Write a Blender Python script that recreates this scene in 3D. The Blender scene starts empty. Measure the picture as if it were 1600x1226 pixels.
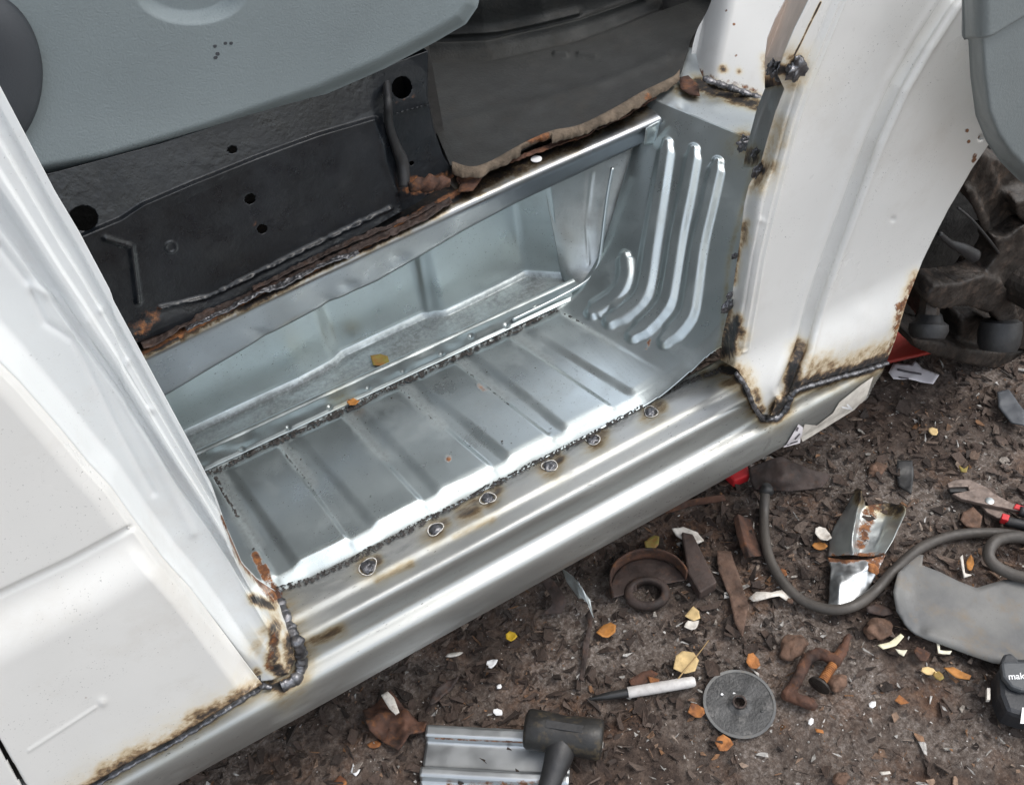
import bpy, bmesh, math, random
import numpy as np
from mathutils import Vector, Matrix
random.seed(7); rng = np.random.default_rng(7)
sc = bpy.context.scene
C = sc.collection
# ---------------------------------------------------------------- camera
F = 1500.0; CAMH = 1.4
_d = np.array([181., 1400., 1500.]); _d /= np.linalg.norm(_d)
_x = np.array([4495., -2190., 1500.]); _x -= _x.dot(_d)*_d; _x /= np.linalg.norm(_x)
R3 = np.array([_x, np.cross(-_d, _x), -_d]); CAM = np.array([0, 0, CAMH])
cd = bpy.data.cameras.new("camera"); cam = bpy.data.objects.new("camera", cd); C.objects.link(cam)
cd.sensor_width = 36; cd.lens = F/1600*36; cd.clip_start = .02; cd.clip_end = 900
M = Matrix.Identity(4)
for i in range(3):
    M[i][0] = R3[i][0]; M[i][1] = -R3[i][1]; M[i][2] = -R3[i][2]; M[i][3] = CAM[i]
cam.matrix_world = M
sc.camera = cam
# ---------------------------------------------------------------- light
SUN_EL, SUN_AZ = math.radians(60), math.radians(112)
w = bpy.data.worlds.new("World"); sc.world = w; w.use_nodes = True
nt = w.node_tree; nt.nodes.clear()
wo = nt.nodes.new('ShaderNodeOutputWorld'); bg = nt.nodes.new('ShaderNodeBackground')
sky = nt.nodes.new('ShaderNodeTexSky'); sky.sky_type = 'NISHITA'; sky.sun_disc = False
sky.sun_elevation = SUN_EL; sky.sun_rotation = SUN_AZ; sky.dust_density = 3; sky.air_density = 1.5
hs = nt.nodes.new('ShaderNodeHueSaturation'); hs.inputs['Saturation'].default_value = .38
tc = nt.nodes.new('ShaderNodeTexCoord'); nz = nt.nodes.new('ShaderNodeTexNoise')
nz.inputs['Scale'].default_value = 2.2; nz.inputs['Detail'].default_value = 4
mr = nt.nodes.new('ShaderNodeMapRange'); mr.inputs[1].default_value = .35; mr.inputs[2].default_value = .65
mr.inputs[3].default_value = .75; mr.inputs[4].default_value = 1.65
mul = nt.nodes.new('ShaderNodeMixRGB'); mul.blend_type = 'MULTIPLY'; mul.inputs[0].default_value = 1
nt.links.new(tc.outputs['Generated'], nz.inputs['Vector']); nt.links.new(nz.outputs[0], mr.inputs[0])
nt.links.new(sky.outputs[0], hs.inputs['Color']); nt.links.new(hs.outputs[0], mul.inputs[1])
nt.links.new(mr.outputs[0], mul.inputs[2]); nt.links.new(mul.outputs[0], bg.inputs[0])
bg.inputs[1].default_value = .15; nt.links.new(bg.outputs[0], wo.inputs[0])
sl = bpy.data.lights.new("sun", 'SUN'); sl.energy = .65; sl.angle = math.radians(22); sl.color = (1, .96, .9)
so = bpy.data.objects.new("sun", sl); C.objects.link(so)
# sun direction: azimuth measured like the sky (0 = +Y, clockwise)
sd = Vector((math.sin(SUN_AZ)*math.cos(SUN_EL), math.cos(SUN_AZ)*math.cos(SUN_EL), math.sin(SUN_EL)))
so.rotation_euler = sd.to_track_quat('Z', 'Y').to_euler()
sc.view_settings.view_transform = 'Standard'; sc.view_settings.look = 'None'
sc.view_settings.exposure = 0.66; sc.view_settings.gamma = 1; sc.view_settings.use_curve_mapping = False
sc.render.engine = 'CYCLES'

# ---------------------------------------------------------------- maths
def ray(u, v):
    d = np.stack(np.broadcast_arrays(np.asarray(u, float)-800, np.asarray(v, float)-613, F), -1)
    return d @ R3.T
def P(u, v, x=None, y=None, z=None):
    d = ray(u, v)
    if z is not None: t = (z-CAM[2])/d[..., 2]
    elif y is not None: t = (y-CAM[1])/d[..., 1]
    else: t = (x-CAM[0])/d[..., 0]
    return CAM + t[..., None]*d
def PX(p):
    d = (np.asarray(p)-CAM) @ R3
    return np.stack([d[..., 0]/d[..., 2]*F+800, d[..., 1]/d[..., 2]*F+613], -1)
def sm(x, a=0., b=1.):
    t = np.clip((x-a)/(b-a), 0, 1); return t*t*(3-2*t)
def _h(ix, iy, iz, s):
    n = (ix*374761393 + iy*668265263 + iz*2147483647 + s*144665) & 0xffffffff
    n = ((n ^ (n >> 13))*1274126177) & 0xffffffff
    return ((n ^ (n >> 16)) & 0xffff)/65535.0
def vn(p, s=0):
    p = np.asarray(p, float); i = np.floor(p).astype(np.int64); f = p-i; f = f*f*(3-2*f); r = 0
    for a in (0, 1):
        for b in (0, 1):
            for c in (0, 1):
                r = r + _h(i[..., 0]+a, i[..., 1]+b, i[..., 2]+c, s)*(f[..., 0] if a else 1-f[..., 0])*(f[..., 1] if b else 1-f[..., 1])*(f[..., 2] if c else 1-f[..., 2])
    return r*2-1
def fbm(p, sc_=10., o=4, s=0):
    r = 0; a = 1; t = 0
    for k in range(o):
        r = r + a*vn(np.asarray(p)*sc_*2**k+17.3*k, s+k); t += a; a *= .5
    return r/t
def dpl(Q, pl):
    """distance (same units) and signed side to a polyline, with the fraction along it"""
    pl = np.asarray(pl, float); best = np.full(Q.shape[:-1], 1e9); sg = np.zeros_like(best); tt = np.zeros_like(best)
    L = np.linalg.norm(np.diff(pl, axis=0), axis=1); cum = np.concatenate([[0], np.cumsum(L)])
    for k in range(len(pl)-1):
        a = pl[k]; d = pl[k+1]-a; t = np.clip(((Q-a)@d)/max(d@d, 1e-9), 0, 1)
        e = Q-(a+t[..., None]*d); dd = np.linalg.norm(e, axis=-1); m = dd < best
        best = np.where(m, dd, best); sg = np.where(m, np.sign(d[0]*e[..., 1]-d[1]*e[..., 0]), sg)
        tt = np.where(m, (cum[k]+t*L[k])/cum[-1], tt)
    return best, sg, tt
def resample(pts, n, smooth=True):
    pts = np.asarray(pts, float)
    if smooth and len(pts) > 2:
        q = np.vstack([2*pts[0]-pts[1], pts, 2*pts[-1]-pts[-2]]); out = []
        for i in range(1, len(q)-2):
            for t in np.linspace(0, 1, 12, endpoint=False):
                out.append(.5*((2*q[i])+(-q[i-1]+q[i+1])*t+(2*q[i-1]-5*q[i]+4*q[i+1]-q[i+2])*t*t+(-q[i-1]+3*q[i]-3*q[i+1]+q[i+2])*t**3))
        out.append(pts[-1]); pts = np.array(out)
    L = np.linalg.norm(np.diff(pts, axis=0), axis=1); c = np.concatenate([[0], np.cumsum(L)])
    s = np.linspace(0, c[-1], n)
    return np.stack([np.interp(s, c, pts[:, k]) for k in range(pts.shape[1])], -1)
def coons(T, B, L, Rr, nu, nv, smooth=False):
    """T,B left->right, L,R top->bottom (any dimension)"""
    T = resample(T, nu, smooth); B = resample(B, nu, smooth); L = resample(L, nv, smooth); Rr = resample(Rr, nv, smooth)
    s = np.linspace(0, 1, nu)[None, :, None]; t = np.linspace(0, 1, nv)[:, None, None]
    return ((1-t)*T[None]+t*B[None] + (1-s)*L[:, None]+s*Rr[:, None]
            - ((1-s)*(1-t)*T[0]+s*(1-t)*T[-1]+(1-s)*t*B[0]+s*t*B[-1]))

# ---------------------------------------------------------------- object helpers
def tag(o, label=None, cat=None, group=None, kind=None):
    if label: o['label'] = label
    if cat: o['category'] = cat
    if group: o['group'] = group
    if kind: o['kind'] = kind
    return o
def empty(name, loc, label, cat, group=None):
    o = bpy.data.objects.new(name, None); C.objects.link(o); o.location = loc; o.empty_display_size = .05
    tag(o, label, cat, group); return o
def link(name, me, mat, parent=None, smooth=True, attrs=None, thick=0, off=-1, bevel=0):
    if mat: me.materials.append(mat)
    if smooth: me.polygons.foreach_set('use_smooth', [True]*len(me.polygons))
    if attrs:
        for k, a in attrs.items():
            at = me.attributes.new(k, 'FLOAT', 'POINT'); at.data.foreach_set('value', np.ascontiguousarray(a, dtype=np.float32).ravel())
    o = bpy.data.objects.new(name, me); C.objects.link(o)
    if parent:
        o.parent = parent; o.matrix_parent_inverse = Matrix.Translation(parent.matrix_basis.translation).inverted() if parent.parent is None else Matrix.Identity(4)
    if bevel:
        m = o.modifiers.new('b', 'BEVEL'); m.width = bevel; m.segments = 2; m.limit_method = 'ANGLE'; m.angle_limit = math.radians(40)
    if thick:
        m = o.modifiers.new('t', 'SOLIDIFY'); m.thickness = thick; m.offset = off
    return o
def gfaces(nv, nu, flip=False):
    i = np.arange(nv-1)[:, None]*nu+np.arange(nu-1)[None, :]
    f = np.stack([i, i+1, i+nu+1, i+nu], -1).reshape(-1, 4)
    return f[:, ::-1] if flip else f
def gnorm(G):
    a = np.gradient(G, axis=1); b = np.gradient(G, axis=0); n = np.cross(a, b)
    n /= np.maximum(np.linalg.norm(n, axis=-1, keepdims=True), 1e-12); return n
def sheet(name, G, mat, parent=None, disp=None, attrs=None, thick=.0012, keep=None, away=CAM, smooth=True):
    """a panel from a grid of 3D points; disp(G,uv) pushes it along the normal that faces the camera side"""
    n = gnorm(G); s = np.sign(np.nanmean(np.sum(n*(away-G), -1)))
    n = n*s
    UV = PX(G)
    if disp is not None:
        G = G+n*disp(G, UV)[..., None]
    nv_, nu_ = G.shape[:2]
    f = gfaces(nv_, nu_, s < 0)
    A = attrs(G, UV) if attrs else None
    if keep is not None:
        k = keep(G, UV).ravel(); f = f[k[f].all(1)]
        used = np.zeros(nv_*nu_, bool); used[f.ravel()] = True; idx = np.cumsum(used)-1
        f = idx[f]; V = G.reshape(-1, 3)[used]; A = {a: b.ravel()[used] for a, b in (A or {}).items()}
    else: V = G.reshape(-1, 3)
    me = bpy.data.meshes.new(name); me.from_pydata(V.tolist(), [], f.tolist()); me.update()
    return link(name, me, mat, parent, smooth, A, thick)
def tube(name, pts, r, mat, parent=None, n=14, seg=None, rfun=None, caps=True, smoothpath=True, attrs=None, flat=1.0):
    pts = np.asarray(pts, float); N = seg or max(8, len(pts)*8); Q = resample(pts, N, smoothpath)
    T = np.gradient(Q, axis=0); T /= np.linalg.norm(T, axis=1, keepdims=True)
    ref = np.array([0, 0, 1.]) if abs(T[0][2]) < .9 else np.array([1., 0, 0]); u = np.cross(ref, T[0]); u /= np.linalg.norm(u)
    V = []
    s = np.linspace(0, 1, N)
    for i in range(N):
        u = u-u.dot(T[i])*T[i]; u /= np.linalg.norm(u); v = np.cross(T[i], u)
        rr = (r if np.isscalar(r) else np.interp(s[i], np.linspace(0, 1, len(r)), r))
        for k in range(n):
            a = 2*math.pi*k/n; q = rr*(rfun(s[i], a) if rfun else 1)
            V.append(Q[i]+q*(math.cos(a)*u+flat*math.sin(a)*v))
    f = []
    for i in range(N-1):
        for k in range(n):
            f.append((i*n+k, i*n+(k+1) % n, (i+1)*n+(k+1) % n, (i+1)*n+k))
    if caps: f.append(tuple(range(n))[::-1]); f.append(tuple((N-1)*n+k for k in range(n)))
    me = bpy.data.meshes.new(name); me.from_pydata([tuple(x) for x in V], [], f); me.update()
    return link(name, me, mat, parent)
def lathe(name, c, axis, prof, mat, parent=None, n=28, smooth=True):
    """prof: list of (distance along axis, radius)"""
    ax = np.asarray(axis, float); ax /= np.linalg.norm(ax); ref = np.array([0, 0, 1.]) if abs(ax[2]) < .9 else np.array([1., 0, 0])
    u = np.cross(ref, ax); u /= np.linalg.norm(u); v = np.cross(ax, u); V = []; f = []
    for h, r in prof:
        for k in range(n):
            a = 2*math.pi*k/n; V.append(tuple(np.asarray(c)+ax*h+r*(math.cos(a)*u+math.sin(a)*v)))
    for i in range(len(prof)-1):
        for k in range(n): f.append((i*n+k, i*n+(k+1) % n, (i+1)*n+(k+1) % n, (i+1)*n+k))
    f.append(tuple(range(n))[::-1]); f.append(tuple((len(prof)-1)*n+k for k in range(n)))
    me = bpy.data.meshes.new(name); me.from_pydata(V, [], f); me.update()
    o = link(name, me, mat, parent, smooth)
    m = o.modifiers.new('e', 'EDGE_SPLIT'); m.split_angle = math.radians(42); return o
def bm_prism(bm, pts, h, up=None):
    """closed polygon of 3D points extruded by vector h"""
    h = np.asarray(h, float); a = [bm.verts.new(tuple(p)) for p in pts]; b = [bm.verts.new(tuple(np.asarray(p)+h)) for p in pts]
    n = len(a); bm.faces.new(a[::-1]); bm.faces.new(b)
    for i in range(n): bm.faces.new((a[i], a[(i+1) % n], b[(i+1) % n], b[i]))
def bm_obj(name, bm, mat, parent=None, smooth=False, bevel=0, sub=0):
    bmesh.ops.recalc_face_normals(bm, faces=bm.faces)
    me = bpy.data.meshes.new(name); bm.to_mesh(me); bm.free()
    o = link(name, me, mat, parent, smooth, bevel=bevel)
    return o
def box(name, lo, hi, mat, parent=None, bevel=.002):
    bm = bmesh.new(); x0, y0, z0 = lo; x1, y1, z1 = hi
    bm_prism(bm, [(x0, y0, z0), (x1, y0, z0), (x1, y1, z0), (x0, y1, z0)], (0, 0, z1-z0)); return bm_obj(name, bm, mat, parent, bevel=bevel)
def plate(name, px, z, thick, mat, parent=None, warp=.004, wscale=25, res=.006, curl=0, zf=None, seed=0, attrs=None, plane=None, smooth=True):
    """a thin sheet with an outline given by photo pixels on the level z, warped, with thickness"""
    pts = P(np.array([a for a, b in px]), np.array([b for a, b in px]), **(plane or {'z': z}))
    bm = bmesh.new(); vs = [bm.verts.new(tuple(p)) for p in pts]
    es = [bm.edges.new((vs[i], vs[(i+1) % len(vs)])) for i in range(len(vs))]
    bmesh.ops.triangle_fill(bm, edges=es, use_beauty=True)
    for _ in range(7):
        le = [e for e in bm.edges if e.calc_length() > res*1.6]
        if not le or len(bm.verts) > 9000: break
        bmesh.ops.subdivide_edges(bm, edges=le, cuts=1); bmesh.ops.triangulate(bm, faces=bm.faces)
    for _ in range(2):
        bmesh.ops.smooth_vert(bm, verts=[v for v in bm.verts if not v.is_boundary], factor=.5, use_axis_x=True, use_axis_y=True, use_axis_z=True)
    V = np.array([v.co for v in bm.verts]); c = V.mean(0); nrm = np.array([0, 0, 1.]) if plane is None else (np.array([0, -1., 0]) if 'y' in plane else np.array([-1., 0, 0]))
    d = warp*fbm(V+seed*3.1, wscale, 3, seed)
    r = np.linalg.norm(V-c, axis=1); d = d+curl*(r/max(r.max(), 1e-6))**2
    if zf is not None: d = d+zf(V, PX(V))
    V = V+nrm*d[:, None]
    for v, q in zip(bm.verts, V): v.co = q
    bmesh.ops.recalc_face_normals(bm, faces=bm.faces)
    s = sum((f.normal.dot(Vector(nrm)) for f in bm.faces))
    if s < 0: bmesh.ops.reverse_faces(bm, faces=bm.faces)
    me = bpy.data.meshes.new(name); bm.to_mesh(me); bm.free()
    return link(name, me, mat, parent, smooth, attrs(V, PX(V)) if attrs else None, thick)

# ---------------------------------------------------------------- materials
def mat(name, base, metal=0., rough=.5, bump=0., bscale=60., var=.15, vscale=8., scorch=False, rust=False, grime=0., gcol=(.05, .04, .03),
        coat=0., speck=0., c2=None, rvar=.12, aniso=None, spec=.5, stretch=None, breaks=None, gscale=None, tone=None):
    m = bpy.data.materials.new(name); m.use_nodes = True; nt = m.node_tree; N = nt.nodes; Lk = nt.links
    b = N['Principled BSDF']; b.inputs['Metallic'].default_value = metal; b.inputs['Specular IOR Level'].default_value = spec
    b.inputs['Coat Weight'].default_value = coat; b.inputs['Coat Roughness'].default_value = .12
    tc = N.new('ShaderNodeTexCoord'); vec = tc.outputs['Object']
    if stretch:
        mp = N.new('ShaderNodeMapping'); mp.inputs['Scale'].default_value = stretch; Lk.new(vec, mp.inputs[0]); vec = mp.outputs[0]
    def noise(s, d=4, r=.55, v=None):
        n = N.new('ShaderNodeTexNoise'); n.inputs['Scale'].default_value = s; n.inputs['Detail'].default_value = d; n.inputs['Roughness'].default_value = r
        Lk.new(v or vec, n.inputs['Vector']); return n.outputs[0]
    def rng_(x, a, b_, c, d):
        r = N.new('ShaderNodeMapRange'); r.inputs[1].default_value = a; r.inputs[2].default_value = b_; r.inputs[3].default_value = c; r.inputs[4].default_value = d
        Lk.new(x, r.inputs[0]); return r.outputs[0]
    def math_(op, a, b_=None):
        q = N.new('ShaderNodeMath'); q.operation = op
        for i, x in enumerate((a, b_)):
            if x is None: continue
            if isinstance(x, (int, float)): q.inputs[i].default_value = x
            else: Lk.new(x, q.inputs[i])
        return q.outputs[0]
    def mix(fac, a, b_):
        q = N.new('ShaderNodeMixRGB')
        for i, x in ((0, fac), (1, a), (2, b_)):
            if isinstance(x, (int, float)): q.inputs[i].default_value = x
            elif isinstance(x, tuple): q.inputs[i].default_value = (*x, 1)
            else: Lk.new(x, q.inputs[i])
        return q.outputs[0]
    def ramp(x, st):
        r = N.new('ShaderNodeValToRGB'); e = r.color_ramp.elements
        while len(e) < len(st): e.new(.5)
        for k, (p_, c_) in enumerate(st): e[k].position = p_; e[k].color = (*c_, 1)
        Lk.new(x, r.inputs[0]); return r.outputs[0]
    n1 = noise(vscale, 5); lo = tuple(max(0, c*(1-var)) for c in base); hi = tuple(min(1, c*(1+var)) for c in base)
    col = mix(rng_(n1, .35, .65, 0, 1), c2 or lo, hi)
    if tone:
        at = N.new('ShaderNodeAttribute'); at.attribute_name = 'tone'; col = ramp(at.outputs['Fac'], tone)
        col = mix(rng_(noise(180, 4), .35, .65, 0, .5), col, (.03, .024, .02))
    ro = rng_(noise(vscale*2.7, 4), .3, .7, max(.03, rough-rvar), min(1, rough+rvar)); met = metal
    fine = noise(bscale, 5, .6)
    if grime:
        g = rng_(noise(gscale or vscale*1.7, 8, .72), .52, .72, 0, grime); col = mix(g, col, gcol); ro = math_('ADD', ro, math_('MULTIPLY', g, .35))
        if metal: met = math_('SUBTRACT', metal, math_('MULTIPLY', g, metal*.8))
    if speck:
        g = rng_(noise(420, 2, .5), .68, .72, 0, speck); g = math_('MULTIPLY', g, rng_(noise(14, 3), .42, .6, 0, 1)); col = mix(g, col, (.03, .025, .022))
        if metal: met = math_('SUBTRACT', met, math_('MULTIPLY', g, metal*.8))
    if scorch or rust:
        nb = noise(70, 6, .7)
    if scorch:
        at = N.new('ShaderNodeAttribute'); at.attribute_name = 'scorch'
        s = math_('MULTIPLY', at.outputs['Fac'], rng_(nb, .3, .7, .35, 1.55))
        tint = ramp(s, [(0, (1, 1, 1)), (.1, (1, .97, .9)), (.28, (.84, .70, .50)), (.42, (.42, .29, .17)), (.6, (.1, .075, .06)), (.85, (.025, .023, .024)), (1, (.02, .02, .02))])
        q = N.new('ShaderNodeMixRGB'); q.blend_type = 'MULTIPLY'; q.inputs[0].default_value = 1; Lk.new(col, q.inputs[1]); Lk.new(tint, q.inputs[2]); col = q.outputs[0]
        ro = math_('ADD', ro, math_('MULTIPLY', s, .3))
        if metal: met = math_('SUBTRACT', met, math_('MULTIPLY', rng_(s, .4, .8, 0, 1), .5))
    if rust:
        at = N.new('ShaderNodeAttribute'); at.attribute_name = 'dirt'
        dd = math_('MULTIPLY', at.outputs['Fac'], rng_(noise(130, 7, .75), .3, .7, .45, 1.5)); dd = rng_(dd, .1, 1.0, 0, .75)
        col = mix(dd, col, (.075, .08, .08)); ro = math_('ADD', ro, math_('MULTIPLY', dd, .3))
        if metal: met = math_('SUBTRACT', met, math_('MULTIPLY', dd, metal*.9))
        at = N.new('ShaderNodeAttribute'); at.attribute_name = 'rust'
        s = math_('MULTIPLY', at.outputs['Fac'], rng_(nb, .3, .7, .3, 1.8)); s2 = rng_(s, .35, .62, 0, 1)
        rc = ramp(noise(120, 5, .7), [(.3, (.05, .022, .015)), (.5, (.17, .07, .03)), (.68, (.36, .15, .05))])
        col = mix(s2, col, rc); ro = mix(s2, ro, (.85, .85, .85))
        if metal: met = math_('MULTIPLY', met, rng_(s2, 0, 1, 1, 0))
    if isinstance(col, tuple): b.inputs['Base Color'].default_value = (*col, 1)
    else: Lk.new(col, b.inputs['Base Color'])
    Lk.new(ro, b.inputs['Roughness'])
    if not isinstance(met, (int, float)): Lk.new(met, b.inputs['Metallic'])
    if bump:
        bp = N.new('ShaderNodeBump'); bp.inputs['Strength'].default_value = 1; bp.inputs['Distance'].default_value = bump
        Lk.new(fine, bp.inputs['Height']); Lk.new(bp.outputs[0], b.inputs['Normal'])
    return m
RUSTTONE = [(0, (.02, .013, .010)), (.35, (.055, .035, .026)), (.6, (.095, .064, .049)), (.78, (.14, .105, .085)), (.88, (.25, .12, .05)), (.94, (.32, .3, .27)), (1, (.6, .58, .55))]
m_zinc = mat('zinc steel', (.485, .54, .545), .88, .33, bump=.0001, bscale=35, var=.06, vscale=6, scorch=True, rust=True, grime=.25, gcol=(.2, .2, .2), speck=.9, rvar=.08)
m_zinc2 = mat('dull zinc steel', (.45, .48, .48), .85, .40, bump=.0004, bscale=25, var=.12, vscale=9, scorch=True, rust=True, grime=.5, gcol=(.22, .23, .23), speck=.8)
m_sill = mat('sill steel', (.385, .395, .385), .82, .42, bump=.00035, bscale=60, var=.09, vscale=9, scorch=True, rust=True, grime=.5, gcol=(.26, .25, .23), speck=.9, stretch=(.35, 1, 1), rvar=.07)
m_white = mat('white van paint', (.76, .755, .73), 0, .36, bump=.0003, bscale=9, var=.04, vscale=4, scorch=True, rust=True, coat=.3, grime=.34, gcol=(.56, .52, .46), speck=.5)
m_pillar = mat('primer white', (.74, .765, .77), 0, .4, bump=.0006, bscale=14, var=.03, vscale=5, scorch=True, rust=True, coat=.3, grime=.2, gcol=(.5, .42, .36), speck=.25)
m_black = mat('black enamel', (.009, .011, .014), 0, .36, bump=.0008, bscale=150, var=.3, vscale=12, scorch=False, rust=True, coat=.15, spec=.45, grime=.2, gcol=(.05, .05, .05), rvar=.15)
m_plastic = mat('grey plastic', (.25, .29, .30), 0, .5, bump=.0007, bscale=420, var=.06, vscale=3, grime=.12, gcol=(.1, .1, .1), spec=.5)
m_dplastic = mat('dark plastic', (.055, .06, .068), 0, .55, bump=.0004, bscale=500, var=.08, vscale=5)
m_bumper = mat('bumper plastic', (.185, .21, .215), 0, .5, bump=.0005, bscale=300, var=.08, vscale=6, grime=.1, gcol=(.25, .25, .24))
m_mat = mat('rubber mat', (.018, .019, .018), 0, .75, bump=.0012, bscale=220, var=.3, vscale=9, grime=.3, gcol=(.06, .05, .04), rust=False)
m_felt = mat('torn felt', (.13, .10, .072), 0, .95, bump=.003, bscale=160, var=.35, vscale=40, rust=True)
m_rust = mat('rusty steel', (.075, .035, .022), .1, .85, bump=.0025, bscale=90, var=.5, vscale=30, c2=(.025, .015, .012), grime=.5, gcol=(.3, .12, .04))
m_rustd = mat('dark rusty steel', (.05, .035, .03), .2, .7, bump=.002, bscale=80, var=.45, vscale=25, grime=.45, gcol=(.16, .075, .04))
m_cast = mat('greasy cast iron', (.032, .026, .022), .35, .55, bump=.003, bscale=70, var=.45, vscale=22, grime=.6, gcol=(.13, .085, .06))
m_orange = mat('orange rust', (.3, .12, .035), 0, .85, bump=.002, bscale=150, var=.4, vscale=50, c2=(.12, .045, .02))
m_weld = mat('weld metal', (.16, .16, .17), .8, .38, bump=.0014, bscale=110, var=.5, vscale=70, grime=.5, gcol=(.03, .025, .022))
m_halo = mat('weld halo', (.6, .58, .54), .2, .6, var=.3, vscale=200, bump=.0005)
m_tar = mat('sealant grit', (.04, .036, .034), 0, .8, bump=.003, bscale=260, var=.6, vscale=150, grime=.5, gcol=(.16, .14, .12))
m_rubber = mat('black rubber', (.02, .02, .021), 0, .5, bump=.0006, bscale=120, var=.3, vscale=20, grime=.3, gcol=(.06, .05, .04))
m_hose = mat('dusty hose', (.06, .052, .045), 0, .55, bump=.0008, bscale=120, var=.25, vscale=20, grime=.5, gcol=(.1, .085, .07))
m_guard = mat('grey rubber flap', (.15, .148, .14), 0, .6, bump=.001, bscale=50, var=.2, vscale=7, c2=(.07, .073, .078), grime=.8, gcol=(.2, .16, .115), gscale=22, speck=.6)
m_red = mat('red paint', (.32, .03, .02), 0, .5, var=.15, bump=.0005)
m_redb = mat('bright red rubber', (.5, .02, .025), 0, .45, var=.1)
m_paper = mat('paper', (.72, .68, .7), 0, .8, var=.05, bump=.0004)
m_print = mat('print', (.12, .11, .12), 0, .8)
m_alu = mat('bright steel offcut', (.48, .50, .51), .92, .38, var=.1, vscale=7, grime=.2, gcol=(.2, .2, .2), bump=.0002, rust=True)
m_leafy = mat('yellow leaf', (.5, .3, .05), 0, .7, var=.3, vscale=60, c2=(.35, .16, .03), bump=.001, grime=.55, gcol=(.13, .07, .03), gscale=70)
m_leafo = mat('orange leaf', (.38, .16, .035), 0, .7, var=.3, vscale=60, bump=.001, grime=.55, gcol=(.13, .07, .03), gscale=70)
m_leafp = mat('pale leaf', (.58, .42, .2), 0, .75, var=.2, vscale=50, bump=.001, grime=.55, gcol=(.13, .07, .03), gscale=70)
m_leafg = mat('olive leaf', (.16, .15, .035), 0, .7, var=.4, vscale=80, c2=(.25, .12, .03), bump=.001)
m_flake = mat('paint flake', (.62, .58, .52), 0, .7, var=.2, vscale=60, rust=False, grime=.6, gcol=(.2, .1, .05), bump=.001)
m_bark = mat('bark', (.1, .06, .042), 0, .85, var=.4, vscale=40, bump=.004, bscale=70, grime=.5, gcol=(.04, .025, .02))
m_stone = mat('brown stone', (.13, .075, .05), 0, .85, var=.4, vscale=50, bump=.004, bscale=80)
m_penw = mat('pen barrel', (.55, .53, .51), 0, .4, var=.15, vscale=60, grime=.4, gcol=(.25, .2, .18))
m_penb = mat('pen cap', (.02, .02, .02), 0, .35)
m_disc = mat('abrasive disc', (.05, .05, .05), .1, .45, bump=.0012, bscale=260, var=.35, vscale=30, grime=.75, gcol=(.22, .21, .2), gscale=45)
m_batt = mat('battery plastic', (.022, .024, .028), 0, .5, bump=.0004, bscale=300, grime=.3, gcol=(.07, .065, .06))
m_whitem = mat('white print', (.8, .8, .8), 0, .6, var=.02)
m_yel = mat('worn mallet head', (.017, .016, .015), 0, .5, bump=.0008, bscale=90, grime=.8, gcol=(.11, .08, .04), vscale=30)
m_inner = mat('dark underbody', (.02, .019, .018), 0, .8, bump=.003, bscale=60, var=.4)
m_head = mat('grey headlining', (.22, .23, .23), 0, .8)

# ================================================================ SETTING: ground
def gh(x, y):
    p = np.stack([x, y, 0*x], -1)
    near = sm(-np.hypot(x-.8, y-.6), -8., -3.)
    return near*(.010*fbm(p, 3., 3, 3)+.0055*fbm(p, 22., 3, 5)+.003*np.abs(fbm(p, 70., 2, 9))) - .006
def axis(lo, hi, st, far):
    a = list(np.arange(lo, hi, st)); s = st
    while a[-1] < far: s *= 1.35; a.append(a[-1]+s)
    s = st
    while a[0] > -far: s *= 1.35; a.insert(0, a[0]-s)
    return np.array(a)
gx, gy = np.meshgrid(axis(-.65, 1.75, .0055, 300), axis(-.15, 1.75, .0055, 300))
G = np.stack([gx, gy, gh(gx, gy)], -1)
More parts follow.
